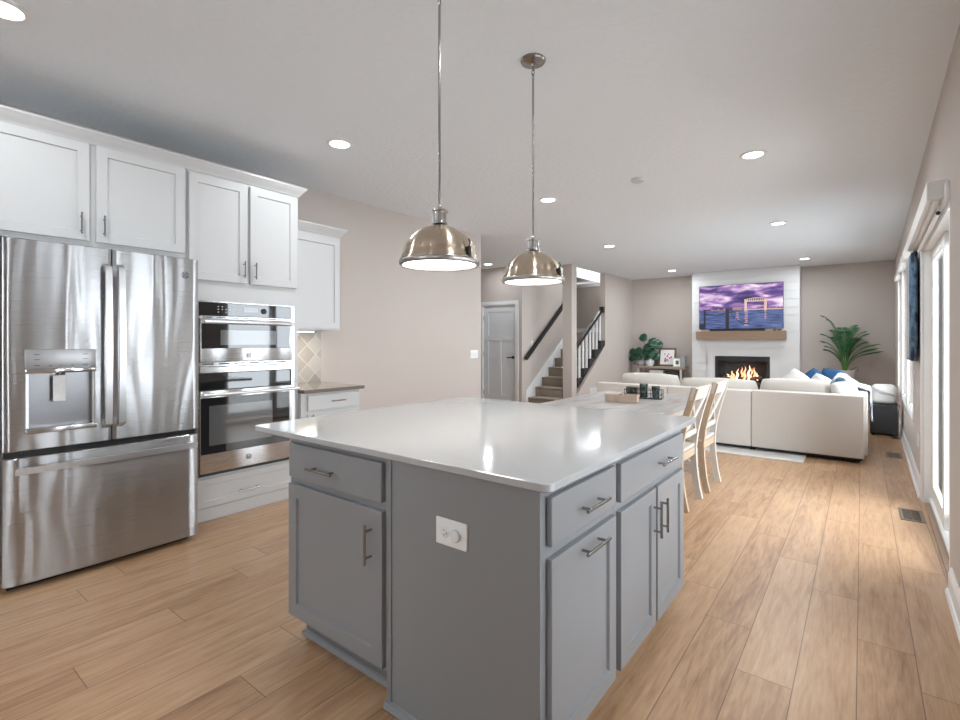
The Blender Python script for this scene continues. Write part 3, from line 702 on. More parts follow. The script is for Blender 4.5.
for k in range(7): b.box(u0+.03+.1*k, u0+.10+.1*k, -.011, -.0095, 1.484, 1.491)
obj('vent_slots', b, BLACK, vt)
md = obj('microwave_door', B(MO).box(u0+.01, u1-.024, -.026, 0, 1.160, 1.474, .004), STEELO, ov, 40)
b = B(MO); b.box(u0+.016, u1-.05, -.028, -.025, 1.258, 1.440, .002); obj('door_glass', b, OVG, md)
b = B(MO); b.box(u0+.15, u1-.17, -.0286, -.0281, 1.285, 1.395); obj('window_screen', b, mat('window_mesh', (.10, .10, .10), .08, coat=1), md)
def ovhandle(z, par, a0, a1):
    b = B(MO); b.tube([(a0, -.07, z), (a1, -.07, z)], .013, 14, ry=.011)
    for u in (a0+.03, a1-.03): b.box(u-.012, u+.012, -.068, -.024, z-.011, z+.011, .003)
    obj('handle', b, HSTEEL, par, 40)
ovhandle(1.452, md, u0+.02, u1-.03)
emblem(FX(XF+.012+.0262), 1.928, 1.205, .021, md)
b = B(MO); b.box(u0+.01, u1-.024, -.010, -.001, 1.128, 1.156); vt = obj('vent_strip', b, STEELO, ov)
b = B(MO)
for k in range(6): b.box(u0+.03+.115*k, u0+.11+.115*k, -.011, -.0095, 1.140, 1.150)
obj('vent_slots', b, BLACK, vt)
b = B(MO); b.box(u0+.01, u1-.024, -.018, 0, 1.080, 1.124, .003); obj('upper_rail', b, STEELO, ov)
b = B(MO); b.box(u0+.01, u1-.04, -.020, 0, .955, 1.078, .002); obj('upper_glass', b, OVG, ov)
od = obj('oven_door', B(MO).box(u0+.01, u1-.024, -.026, 0, .352, .950, .004), STEELO, ov, 40)
b = B(MO); b.box(u0+.012, u1-.05, -.028, -.025, .490, .900, .002); obj('door_glass', b, OVG, od)
b = B(MO); b.box(u0+.07, u1-.20, -.0286, -.0281, .55, .84); obj('window_screen', b, mat('window_mesh'  , (.1, .1, .1)), od)
ovhandle(.924, od, u0+.01, u1+.01)
emblem(FX(XF+.012+.0262), 1.928, .422, .021, od)

# ================================================================== ISLAND
CT = (-2.28, -.68, 1.19, 2.74)
b = B()
rc = .03; pts = []
for cx, cy, a0 in ((CT[1]-rc, CT[2]+rc, -90), (CT[1]-rc, CT[3]-rc, 0), (CT[0]+rc, CT[3]-rc, 90), (CT[0]+rc, CT[2]+rc, 180)):
    for k in range(7): a = R(a0+15*k); pts.append((cx+rc*math.cos(a), cy+rc*math.sin(a)))
loops = []
def off(p, d):
    cx, cy = (CT[0]+CT[1])/2, (CT[2]+CT[3])/2
    return (p[0]-math.copysign(d, p[0]-cx), p[1]-math.copysign(d, p[1]-cy))
for d, z in ((.003, .8895), (0, .8925), (0, .910), (.001, .9128), (.004, .914)):
    loops.append([b.v((*off(p, d), z)) for p in pts])
for a, c in zip(loops, loops[1:]):
    for k in range(len(pts)): b.f([a[k], a[(k+1) % len(pts)], c[(k+1) % len(pts)], c[k]])
b.f(loops[0][::-1]); b.f(loops[-1])
o = obj('island_worktop', b, QTZ, None, None, (-1.48, 1.96, .8895)); tag(o, 'large white quartz worktop with rounded corners on the grey island', 'worktop')
YI = 1.225; XI = -.715; ZT = .8893
# unit A: front left
ia = thing('island_cabinet', 'grey island cabinet with one drawer over a tall door, facing the refrigerator side', 'cabinet', (-1.69, 1.6, 0), 'grey island cabinets')
b = B(); b.box(-2.01, -1.352, YI, 2.57, .10, ZT); obj('carcass', b, ISLG, ia)
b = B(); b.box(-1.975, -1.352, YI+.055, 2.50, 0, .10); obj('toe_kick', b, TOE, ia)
b = B(); b.prism([(YI+.037, 0), (YI+.055, 0), (YI+.055, .02), (YI+.046, .016)], -1.985, -1.352, 'X'); b.prism([(-1.99, 0), (-1.975, 0), (-1.975, .02), (-1.985, .016)], YI+.04, 2.5, 'Y'); obj('shoe_molding', b, ISLG, ia)
MI = FY(YI)
slab(ia, MI, -1.995, -1.387, .719, .866, -1.735, .783, .17, ISLG)
door(ia, MI, -1.998, -1.385, .113, .688, -1.443, .562, .145, True, ISLG, .058)
# unit B: the near end with the flat panel
MX = FX(XI)
ib = thing('island_cabinet', 'grey island cabinet at the near corner with flat end panel, outlet and pull out door', 'cabinet', (-1.03, 1.45, 0), 'grey island cabinets')
b = B(); b.box(-1.350, XI, 1.206, 1.716, .10, ZT); obj('carcass', b, ISLG, ib)
b = B(); b.box(-1.350, -1.330, 1.200, 1.206, .006, ZT-.002, .001); b.box(-.735, XI, 1.200, 1.206, .006, ZT-.002, .001); b.box(-1.350, -.79, 1.206, 1.3, 0, .10); obj('end_panel', b, ISLG, ib)
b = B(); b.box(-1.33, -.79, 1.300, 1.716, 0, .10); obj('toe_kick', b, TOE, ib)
b = B(); b.prism([(1.184, 0), (1.2055, 0), (1.2055, .022), (1.193, .018)], -1.355, -.79, 'X'); obj('shoe_molding', b, ISLG, ib)
slab(ib, MX, 1.232, 1.695, .724, .866, 1.482, .788, .17, ISLG)
door(ib, MX, 1.232, 1.695, .105, .689, 1.482, .655, .17, False, ISLG, .058)
# unit C: double door
ic = thing('island_cabinet', 'grey island cabinet with drawer over two doors, on the side nearest the chairs', 'cabinet', (-1.03, 2.15, 0), 'grey island cabinets')
b = B(); b.box(-1.350, XI, 1.718, 2.57, .10, ZT); obj('carcass', b, ISLG, ic)
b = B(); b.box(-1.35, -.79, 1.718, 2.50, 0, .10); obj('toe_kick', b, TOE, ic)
slab(ic, MX, 1.742, 2.535, .719, .862, 2.225, .785, .19, ISLG)
door(ic, MX, 1.742, 2.128, .105, .686, 2.100, .56, .145, True, ISLG, .058)
door(ic, MX, 2.152, 2.540, .105, .686, 2.183, .56, .145, True, ISLG, .058)
# outlet
t = thing('island_outlet', 'white duplex outlet plate on the flat grey end of the island', 'outlet', (-1.045, 1.20, .69))
MI2 = FY(1.206)
b = B(MI2); b.box(-1.112, -.980, -.006, 0, .648, .735, .0025); obj('cover_plate', b, PAPER, t)
for i, uu in enumerate((-1.072, -1.028)):
    b = B(MI2); b.lathe((uu, -.006, .690), [(.0175, 0), (.0175, -.002), (.016, -.0028), (0, -.0028)], 24, axis='Y', cap=False); so = obj('socket', b, WHITE, t, 40)
    if i == 0:
        b = B(MI2); b.box(uu-.004, uu+.002, -.0095, -.0085, .697, .699); b.box(uu-.004, uu+.002, -.0095, -.0085, .682, .684); b.lathe((uu+.009, -.0085, .690), [(.0025, 0), (.0025, -.001)], 12, axis='Y'); obj('slot', b, BLACK, so)
    else:
        b = B(MI2); b.lathe((uu+.004, -.008, .690), [(.02, 0), (.02, -.006), (.017, -.009), (0, -.009)], 24, axis='Y', cap=False); obj('safety_cap', b, POT, so, 40)

# ================================================================== DINING
tb = thing('dining_table', 'whitewashed wooden trestle dining table behind the island', 'table', (-1.72, 4.4, 0))
TX0, TX1, TY0, TY1, TZ = -2.25, -1.20, 3.55, 5.22, .765
b = B()
for k in range(5): b.box(TX0+.21*k, TX0+.21*k+.208, TY0+.11, TY1-.11, TZ-.04, TZ, .003)
b.box(TX0, TX1, TY0, TY0+.108, TZ-.04, TZ, .003); b.box(TX0, TX1, TY1-.108, TY1, TZ-.04, TZ, .003)
obj('tabletop', b, TABM, tb)
b = B(); b.box(TX0+.08, TX1-.08, TY0+.16, TY1-.16, TZ-.12, TZ-.042, .003); obj('apron', b, WASH, tb)
for yy in (TY0+.3, TY1-.22):
    for sg in (-1, 1):
        b = B(); b.bar([(-1.725-sg*.40, yy+sg*.02, TZ-.12), (-1.725+sg*.56, yy+sg*.02, .0)], .019, .045, (0, 1, 0))
        bmesh.ops.bisect_plane(b.bm, geom=b.bm.verts[:]+b.bm.edges[:]+b.bm.faces[:], plane_co=(0, 0, 0), plane_no=(0, 0, -1), clear_outer=True)
        bmesh.ops.holes_fill(b.bm, edges=b.bm.edges[:])
        obj('leg', b, WASH, tb)
b = B(); b.box(-1.76, -1.69, TY0+.34, TY1-.26, .34, .42, .003); obj('stretcher', b, WASH, tb)
def make_chair():
    t = thing('dining_chair', '', 'chair', (0, 0, 0), 'cross back dining chairs at the table')
    prof = [(.235, .0), (.208, .12), (.19, .28), (.185, .43), (.20, .56), (.235, .72), (.282, .88), (.302, .955)]
    def px(z):
        for (a, z0), (c, z1) in zip(prof, prof[1:]):
            if z0 <= z <= z1: return a+(c-a)*(z-z0)/(z1-z0)
        return prof[-1][0]
    fine = [(px(.955*k/18), .955*k/18) for k in range(19)]
    for sg in (-1, 1):
        b = B(); b.bar([(x, sg*.205, z) for x, z in fine], .019, .024, (0, 1, 0))
        obj('leg', b, RAWOAK if sg < 0 else WASH, t, 40)
        b = B(); b.bar([(-.205, sg*.20, 0), (-.20, sg*.20, .43)], .019, .019, (0, 1, 0)); obj('leg', b, WASH, t)
    b = B()
    b.box(-.235, .20, -.225, .225, .435, .465, .010, 3); obj('seat', b, WASH, t, 40)
    b = B(); b.box(-.20, .17, -.2, -.18, .37, .434, .002); b.box(-.20, .17, .18, .2, .37, .434, .002); b.box(-.21, -.19, -.18, .18, .37, .434, .002); b.box(.175, .20, -.185, .185, .37, .434, .002); obj('seat_frame', b, RAWOAK, t)
    b = B()
    n = 8; A = []
    for k in range(n+1):
        y = -.225+.45*k/n; cv = .018*(1-(2*k/n-1)**2)
        A.append([b.v((px(z)+cv+dx, y, z+zz)) for z, dx, zz in ((.862, -.012, 0), (.862, .012, 0), (.95, .014, .012), (.95, -.010, .012))])
    for q, w in zip(A, A[1:]):
        for k in range(4): b.f([q[k], q[(k+1) % 4], w[(k+1) % 4], w[k]])
    b.f(A[0][::-1]); b.f(A[-1]); obj('top_rail', b, WASH, t, 40)
    b = B(); b.box(px(.57)-.010, px(.57)+.012, -.186, .186, .548, .590, .003); obj('lower_rail', b, WASH, t)
    for sg in (-1, 1):
        b = B(); b.bar([(px(.59)+sg*.004, -sg*.18, .588), (px(.72)+.010+sg*.006, 0, .725), (px(.865)+sg*.004, sg*.18, .868)], .015, .007, (0, sg*.6, -.8)); obj('cross_slat', b, WASH, t)
    for sg in (-1, 1): b = B(); b.bar([(-.20, sg*.19, .2), (.21, sg*.195, .22)], .008, .012, (0, 1, 0)); obj('side_stretcher', b, WASH, t)
    return t
ch = make_chair(); ch.location = (-1.305, 4.175, 0); ch['label'] = 'nearer cross back dining chair, partly hidden by the island worktop corner'
c2 = copy_tree(ch); c2.location = (-1.295, 4.80, 0); c2['label'] = 'farther cross back dining chair, in front of the sofa back'
# things on the table
t = thing('wooden_tray_box', 'low divided wooden box on the dining table', 'box', (-1.72, 4.33, TZ))
Mt = Matrix.Translation((-1.72, 4.33, TZ)) @ Matrix.Rotation(R(12), 4, 'Z')
b = B(Mt); b.box(-.14, .14, -.07, .07, .001, .010); b.box(-.14, .14, -.07, -.06, .01, .065, .002); b.box(-.14, .14, .06, .07, .01, .065, .002); b.box(-.14, -.13, -.06, .06, .01, .065, .002); b.box(.13, .14, -.06, .06, .01, .065, .002); obj('box_body', b, BOXW, t)
b = B(Mt); b.box(-.005, .005, -.06, .06, .01, .06); obj('divider', b, BOXW, t)
b = B(Mt); b.box(-.145, -.02, -.075, .075, .065, .078, .003); obj('lid', b, mat('pale_wood_lid', (.55, .46, .38), .6), t)
t = thing('wire_caddy', 'dark wire caddy standing behind the wooden box on the table', 'caddy', (-1.66, 4.72, TZ))
Mt = Matrix.Translation((-1.66, 4.72, TZ)) @ Matrix.Rotation(R(12), 4, 'Z')
b = B(Mt); b.box(-.17, .17, -.07, .07, .001, .008)
for z in (.04, .085):
    b.tube([(-.17, -.07, z), (.17, -.07, z), (.17, .07, z), (-.17, .07, z), (-.17, -.07, z)], .0035, 6)
for k in range(8):
    for yy in (-.07, .07): b.tube([(-.17+.34*k/7, yy, .005), (-.17+.34*k/7, yy, .086)], .003, 6)
obj('wire_frame', b, WIRE, t)
for k, (dx, hh) in enumerate(((-.11, .085), (0, .13), (.11, .11))):
    cc = (Mt @ Vector((dx, 0, .009)))
    t = thing('drinking_glass', ('short smoked glass at the left end of the wire caddy', 'tallest smoked glass in the middle of the wire caddy', 'smoked glass at the right end of the wire caddy')[k], 'glass', cc, 'glasses in the wire caddy')
    b = B(); b.lathe(cc, [(.030, 0), (.038, hh), (.035, hh), (.028, .006), (0, .006)], 20, cap=False); b.lathe(cc, [(.0, 0), (.030, 0)], 20, cap=False); obj('glass_wall', b, SMOKE, t, 50)
t = thing('folded_napkin_stack', 'small olive box beside the wire caddy on the table', 'box', (-1.84, 4.93, TZ))
b = B(); b.box(-1.90, -1.78, 4.88, 4.98, TZ+.001, TZ+.09, .004); obj('box_body', b, mat('olive_wood', (.16, .135, .08), .6, noise=.3), t)

# ================================================================== LIVING ROOM
rg = B(); rg.box(-3.6, -.50, 6.33, 9.6, .0005, .014, .004); o = obj('area_rug', rg, RUGM, None, None, (-2, 8, 0)); tag(o, 'cream area rug under the sectional sofa', 'rug')
def pillow(M, w, h, t, n=12, pinch=.10):
    b = B(M); G = {}
    for sd in (1, -1):
        for i in range(n+1):
            for j in range(n+1):
                u, v = 2*i/n-1, 2*j/n-1
                th = t/2*((1-abs(u)**2.6)*(1-abs(v)**2.6))**.5
                uu = u*w/2*(1-pinch*v*v*(1-.0)*abs(u)**1)*(1) ; vv = v*h/2*(1-pinch*u*u*abs(v))
                if sd == -1 and (i in (0, n) or j in (0, n)): G[(sd, i, j)] = G[(1, i, j)]
                else: G[(sd, i, j)] = b.v((uu, sd*th, vv))
    for sd in (1, -1):
        for i in range(n):
            for j in range(n):
                q = [G[(sd, i, j)], G[(sd, i+1, j)], G[(sd, i+1, j+1)], G[(sd, i, j+1)]]
                if len(set(q)) >= 3: b.f(q if sd == 1 else q[::-1])
    return b
def T(x, y, z, rx=0, ry=0, rz=0): return Matrix.Translation((x, y, z)) @ Matrix.Rotation(R(rz), 4, 'Z') @ Matrix.Rotation(R(ry), 4, 'Y') @ Matrix.Rotation(R(rx), 4, 'X')
sf = thing('sectional_sofa', 'cream linen sectional sofa seen from behind facing the fireplace', 'sofa', (-1.5, 7.5, .014))
b = B(); 
for u0, u1 in ((-3.02, -2.035), (-2.03, -1.05)): b.box(u0, u1, 6.65, 6.86, .055, .720, .012, 3)
obj('back_panel', b, SOFA, sf, 40)
b = B(); b.box(-1.045, .02, 6.65, 6.86, .055, .725, .012, 3); obj('back_panel', b, SOFA, sf, 40)
b = B(); b.box(-.16, .05, 6.865, 8.62, .055, .725, .012, 3); obj('side_panel', b, SOFA, sf, 40)
b = B(); b.box(-3.02, -2.82, 6.865, 8.62, .055, .66, .012, 3); obj('arm', b, SOFA, sf, 40)
b = B(); b.box(-.98, .05, 8.625, 8.80, .055, .62, .012, 3); obj('arm', b, SOFA, sf, 40)
b = B(); b.box(-2.815, -.165, 6.865, 7.55, .055, .30, .01); b.box(-.98, -.165, 7.555, 8.62, .055, .30, .01); obj('seat_base', b, SOFA, sf)
for u0, u1, y0, y1 in ((-2.81, -1.93, 6.87, 7.57), (-1.925, -1.05, 6.87, 7.57), (-1.045, -.17, 6.87, 7.70), (-1.0, -.17, 7.705, 8.61)):
    b = B(); b.box(u0, u1, y0, y1, .302, .455, .035, 4); obj('seat_cushion', b, SOFAC, sf, 60)
b = B(); b.box(-3.0, .0, 6.68, 6.84, .030, .054); obj('base_rail', b, BLACK, sf)
for x, y in ((-2.95, 6.72), (-1.04, 6.72), (-.05, 6.72), (-.9, 8.72), (-.05, 8.72), (-2.95, 8.5)):
    b = B(); b.box(x-.03, x+.03, y-.03, y+.03, .0155, .0295 if y < 7 else .054); obj('foot', b, BLACK, sf)
for u0, u1, hh in ((-2.79, -1.96, .415), (-1.95, -1.02, .385), (-1.00, -.27, .415)):
    obj('back_cushion', pillow(T((u0+u1)/2, 6.965, .45+hh/2-.01, -8, 0, 0), u1-u0+.02, hh+.03, .21), SOFAC, sf, 80)
def cushion(name, label, M, w, h, t, m):
    p = M.translation; tt = thing(name, label, 'cushion', (p.x, p.y, p.z-h/2), 'loose cushions on the sofa'); obj('cushion_cover', pillow(M, w, h, t), m, tt, 80); return tt
cushion('throw_pillow', 'round looking white cushion in the near right corner of the sofa', T(-.15, 7.05, .685, 0, 0, 60) @ Matrix.Rotation(R(-14), 4, 'X'), .40, .34, .17, PILW)
cushion('throw_pillow', 'pale peaked cushion left of the blue ones', T(-.74, 8.30, .70, -12, 40, 5), .36, .36, .12, PILW)
cushion('throw_pillow', 'left navy blue cushion, tilted on its corner', T(-.535, 8.48, .705, -10, 42, -5), .36, .36, .12, PILB)
cushion('throw_pillow', 'small cream cushion between the two navy ones', T(-.46, 8.20, .69, -14, 30, 0), .28, .32, .11, PILW)
cushion('throw_pillow', 'right navy blue cushion, beside the pale throw', T(-.34, 8.50, .745, -8, 10, -12), .30, .36, .12, PILB)
# throw blanket over the right side
b = B(); n1, n2 = 26, 18
prof = [(-.34, .66), (-.29, .80), (-.24, .87), (-.17, .86), (-.10, .80), (-.03, .755), (.055, .738), (.068, .70), (.072, .6), (.074, .5), (.078, .38)]
G = []
for i in range(n1+1):
    s_ = i/n1*(len(prof)-1); k = min(int(s_), len(prof)-2); f_ = s_-k
    x = prof[k][0]*(1-f_)+prof[k+1][0]*f_; z = prof[k][1]*(1-f_)+prof[k+1][1]*f_
    row = []
    for j in range(n2+1):
        v = j/n2; y = 7.35+.75*v+.05*math.sin(3*s_)
        hang = max(0, s_-6)/4
        row.append((x+.012*abs(math.sin(v*16+s_*.8))*(1 if s_ > 6 else 0), y, z+(.022*math.sin(v*13+s_) if s_ < 5 else .004)+hang*.06*math.sin(v*2.6)))
    G.append(row)
V = [[b.v(p) for p in r_] for r_ in G]
for i in range(n1):
    for j in range(n2): b.f([V[i][j], V[i+1][j], V[i+1][j+1], V[i][j+1]])
o = obj('throw_blanket', b, THROW, None, 80, (0, 7.7, .75)); so = o.modifiers.new('thick', 'SOLIDIFY'); so.thickness = .012; so.offset = 1
tag(o, 'pale blue grey throw draped over the right side of the sofa', 'blanket')
# ottoman and cushion by the window
t = thing('storage_ottoman', 'dark grey woven storage cube by the right wall windows', 'ottoman', (.24, 9.05, 0))
b = B(); b.box(.09, .40, 8.86, 9.24, .02, .40, .008); obj('box_body', b, DGREY, t)
b = B(); b.box(.08, .41, 8.85, 9.25, .402, .43, .008); obj('lid', b, DGREY, t)
for x in (.12, .37):
    for y in (8.9, 9.2): b = B(); b.box(x-.015, x+.015, y-.015, y+.015, 0, .0195); obj('foot', b, BLACK, t)
t = thing('white_tote', 'white rounded fabric tote with a grey strap on the dark cube', 'bag', (.24, 9.05, .431))
b = B(); b.box(.10, .39, 8.90, 9.20, .433, .70, .07, 5); obj('bag_body', b, mat('tote_canvas', (.75, .73, .70), .9, bump=.4, bscale=50), t, 60)
b = B(); b.bar([(.12, 8.893, .66), (.22, 8.885, .60), (.36, 8.893, .56)], .016, .003, (0, .2, 1)); obj('strap', b, mat('grey_strap', (.38, .37, .36), .7), t)
t = thing('small_wire_basket', 'loop handled wire stand between the dark cube and the wall', 'stand', (.41, 8.72, 0))
b = B(); pts = [(.385, 8.70+.07*math.cos(2*PI*k/20), .40+.07*math.sin(2*PI*k/20)) for k in range(21)]; b.tube(pts, .006, 8); b.tube([(.385, 8.70, .33), (.385, 8.70, .012)], .006, 8); b.lathe((.37, 8.70, 0), [(.05, .001), (.05, .01), (.0, .012)], 18, cap=False); obj('stand_frame', b, NICK, t, 40)

# palm
def palm():
    cx, cy, pz = -.26, 11.62, .0
    t = thing('potted_palm', 'tall green palm in a white planter in the far right corner', 'plant', (cx, cy, 0))
    b = B(); b.lathe((cx, cy, 0), [(.10, 0), (.115, .02), (.155, .72), (.165, .77), (.150, .77), (.140, .70), (.0, .70)], 32, cap=False); b.lathe((cx, cy, 0), [(0, .0), (.10, 0)], 32, cap=False); obj('planter', b, POT, t, 40)
    b = B(); b.lathe((cx, cy, 0), [(.138, .695), (.13, .72), (.0, .73)], 24, cap=False); obj('soil', b, SOIL, t)
    rnd = random.Random(3)
    fr_ = [(170, .36, 1.25), (-165, .26, 1.15), (-178, .36, .62), (160, .33, .42), (-30, .55, .45), (5, .50, .55), (-8, .55, .38), (-90, .30, .85), (60, .35, .95), (30, .40, .80), (-60, .40, .70), (130, .30, .90), (-120, .34, .72), (20, .34, .60), (178, .36, .80), (-5, .30, .85), (100, .25, .95), (-165, .30, .50), (45, .2, 1.0)]
    for az, reach, rise in fr_:
        a = R(az); dx, dy = math.cos(a), math.sin(a)*.55
        p0 = Vector((cx+dx*.03, cy+dy*.03, .73)); N_ = 14; pts = []
        for k in range(N_+1):
            s = k/N_
            pts.append(p0+Vector((dx*reach*s**2.0, dy*reach*s**2.0, (rise*1.12+.14)*(s-.30*s**3.4))))
        b = B(); b.tube(pts, [.010*(1-.8*k/N_) for k in range(N_+1)], 6); st_ = obj('frond_stem', b, PSTEM, t, 40)
        b = B()
        for k in range(4*3, N_*3):
            s = k/(N_*3); i = int(s*N_); f_ = s*N_-i; p = pts[i].lerp(pts[i+1], f_); d = (pts[i+1]-pts[i]).normalized()
            side = d.cross(Vector((0, 0, 1)));
            side = side.normalized() if side.length > .05 else Vector((1, 0, 0))
            L_ = .21*math.sin(PI*min(1, (s-.25)*1.25)+.25)*rnd.uniform(.8, 1.1)
            if L_ < .03: L_ = .03
            for sg in (-1, 1):
                tip = p+(side*sg*.75+d*.75+Vector((0, 0, -.10-.2*s))).normalized()*L_; mid = p.lerp(tip, .45)+Vector((0, 0, .012)); wv = d*.0065
                A = [b.v(p-wv*.4), b.v(mid-wv), b.v(tip), b.v(mid+wv), b.v(p+wv*.4)]; b.f(A)
        obj('leaflets', b, PALM, st_)
    b = B(); b.tube([(cx+.06, cy-.10, .74), (cx+.12, cy-.12, .80), (cx+.18, cy-.12, .83), (cx+.21, cy-.12, .78), (cx+.17, cy-.12, .74)], .006, 6); obj('dry_stem', b, BARK, t, 40)
palm()

# fireplace wall
FPY = 11.60; FX0, FX1 = -2.995, -.975
b = B()
HB = (-2.60, -1.42, .0, 1.06)   # hole for firebox
nb = 17; bh = HC/nb
for k in range(nb):
    z0, z1 = k*bh+.006, (k+1)*bh-.006
    segs = [(FX0, FX1)]
    if z0 < HB[3]: segs = [(FX0, HB[0]), (HB[1], FX1)]
    for a, c in segs: b.box(a, c, FPY, FPY+.02, z0, min(z1, HC))
b.box(FX0+.001, HB[0], FPY+.015, FARY, 0, HC); b.box(HB[1], FX1-.001, FPY+.015, FARY, 0, HC); b.box(HB[0], HB[1], FPY+.015, FARY, HB[3], HC)
struct('wall_fireplace', b, SHIP, label='white shiplap chimney breast')
b = B(); b.rectframe(-2.672, -1.335, .0, 1.15, FPY-.02, FPY, .075); b.box(-2.597, -1.41, FPY-.012, FPY, 1.0, 1.075); b.box(-2.597, -2.52, FPY-.012, FPY, .075, 1.0); b.box(-1.485, -1.41, FPY-.012, FPY, .075, 1.0); b.box(-2.52, -1.485, FPY-.012, FPY, .075, .30); struct('trim_4', b, SHIP, label='flat white surround of the fireplace')
fp = thing('gas_fireplace', 'black framed gas fireplace with flames in the white wall', 'fireplace', (-2.0, 11.75, .3))
b = B(); b.rectframe(-2.515, -1.49, .305, .99, FPY-.022, FPY+.03, .05); b.box(-2.465, -1.54, FPY-.015, FPY+.02, .90, .94); obj('metal_frame', b, FIREBLK, fp)
b = B(); b.box(-2.515, -1.49, 11.93, 11.95, .30, .99); b.box(-2.515, -2.50, FPY+.03, 11.93, .30, .99); b.box(-1.505, -1.49, FPY+.03, 11.93, .30, .99); b.box(-2.5, -1.505, FPY+.03, 11.93, .30, .315); b.box(-2.5, -1.505, FPY+.03, 11.93, .975, .99); obj('firebox', b, mat('firebrick_dark', (.09, .088, .085), .8, noise=.5, nscale=14, bump=.4, bscale=30), fp)
b = B(); b.box(-2.464, -1.541, FPY+.008, FPY+.012, .356, .899); obj('glass_front', b, PANE, fp)
rnd = random.Random(5)
for k, (x0, y0, z0, x1, y1, z1) in enumerate(((-2.35, 11.75, .40, -1.7, 11.80, .42), (-2.25, 11.84, .45, -1.65, 11.72, .55), (-2.1, 11.72, .44, -1.9, 11.86, .62), (-2.4, 11.82, .52, -1.95, 11.76, .46))):
    b = B(); b.tube([(x0+(x1-x0)*j/6, y0+(y1-y0)*j/6, z0+(z1-z0)*j/6+.008*rnd.uniform(-1, 1)) for j in range(7)], [.045+.008*rnd.uniform(-1, 1) for j in range(7)], 10); obj('log', b, LOGM, fp, 60)
b = B(); b.box(-2.45, -1.56, 11.70, 11.90, .316, .345, .004); obj('burner_tray', b, FIREBLK, fp)
for k in range(10):
    x = -2.30+.065*k+rnd.uniform(-.02, .02); hgt = rnd.uniform(.10, .20)+.13*math.exp(-((k-6)/2.6)**2); y = rnd.uniform(11.72, 11.84); z = .50
    b = B(); n = 9; lean = rnd.uniform(-.04, .04)
    b.tube([(x+lean*(j/n)**2+.012*math.sin(j*1.3+k), y, z+hgt*j/n) for j in range(n+1)], [.026*math.sin(PI*min(1, .18+.82*(j/n)))**.8*(1-.45*j/n)+.0008 for j in range(n+1)], 8, ry=None)
    obj('flame', b, FLAME if k % 3 else FLAMEY, fp, 80)
b = B(); b.box(-2.865, -1.195, 11.40, FPY-.001, 1.350, 1.530, .006); o = obj('mantel_shelf', b, MANT, None, None, (-2.03, 11.5, 1.35)); tag(o, 'thick rustic brown timber mantel shelf below the television', 'shelf')
tv = thing('television', 'large flat television showing a purple sunset harbour with a lit bridge', 'television', (-2.04, 11.56, 1.56))
TX, TX2, TZ0, TZ1 = -2.835, -1.245, 1.575, 2.515; TVY = FPY-.045
b = B(); b.box(TX, TX2, TVY, FPY-.012, TZ0, TZ1, .004); obj('casing', b, BLACK, tv)
b = B(); b.box(-2.2, -1.88, FPY-.012, FPY-.001, 1.9, 2.2); obj('wall_mount', b, BLACK, tv)
def screenmat():
    m = bpy.data.materials.new('tv_picture'); m.use_nodes = True; nt = m.node_tree; N = nt.nodes; L = nt.links; bs = N['Principled BSDF']
    bs.inputs['Base Color'].default_value = (.01, .01, .01, 1); bs.inputs['Roughness'].default_value = .25
    tc = N.new('ShaderNodeTexCoord'); sp = N.new('ShaderNodeSeparateXYZ'); L.new(tc.outputs['Generated'], sp.inputs[0])
    mp = N.new('ShaderNodeMapping'); mp.inputs['Scale'].default_value = (2.4, 1, 4.5); L.new(tc.outputs['Generated'], mp.inputs[0])
    n = N.new('ShaderNodeTexNoise'); n.inputs['Scale'].default_value = 1.5; n.inputs['Detail'].default_value = 6; n.inputs['Distortion'].default_value = .6; L.new(mp.outputs[0], n.inputs['Vector'])
    cr = N.new('ShaderNodeValToRGB'); e = cr.color_ramp.elements; e[0].position = .30; e[0].color = (.025, .016, .08, 1); e[1].position = .70; e[1].color = (.88, .74, .82, 1)
    k = e.new(.45); k.color = (.085, .045, .20, 1); k = e.new(.56); k.color = (.34, .18, .42, 1); L.new(n.outputs[0], cr.inputs[0])
    mp2 = N.new('ShaderNodeMapping'); mp2.inputs['Scale'].default_value = (3, 1, 26); L.new(tc.outputs['Generated'], mp2.inputs[0])
    n2 = N.new('ShaderNodeTexNoise'); n2.inputs['Scale'].default_value = 2; n2.inputs['Detail'].default_value = 4; L.new(mp2.outputs[0], n2.inputs['Vector'])
    cr2 = N.new('ShaderNodeValToRGB'); e = cr2.color_ramp.elements; e[0].position = .35; e[0].color = (.012, .03, .11, 1); e[1].position = .70; e[1].color = (.13, .17, .38, 1); L.new(n2.outputs[0], cr2.inputs[0])
    gt = N.new('ShaderNodeMath'); gt.operation = 'GREATER_THAN'; gt.inputs[1].default_value = .42; L.new(sp.outputs[2], gt.inputs[0])
    mx = N.new('ShaderNodeMix'); mx.data_type = 'RGBA'; L.new(gt.outputs[0], mx.inputs[0]); L.new(cr2.outputs[0], mx.inputs[6]); L.new(cr.outputs[0], mx.inputs[7])
    L.new(mx.outputs[2], bs.inputs['Emission Color']); bs.inputs['Emission Strength'].default_value = 1.0
    return m
def em(n, c, s=1.0): return mat(n, (.01, .01, .01), .4, emit=c, es=s)
sm = [screenmat(), em('tv_dark', (.012, .012, .03)), em('tv_bridge', (.85, .58, .48), .75), em('tv_city', (.60, .30, .22), .6), em('tv_glint', (.62, .38, .48), .6)]
b = B(); w_, h_ = TX2-TX-.016, TZ1-TZ0-.016; ox, oz = TX+.008, TZ0+.008
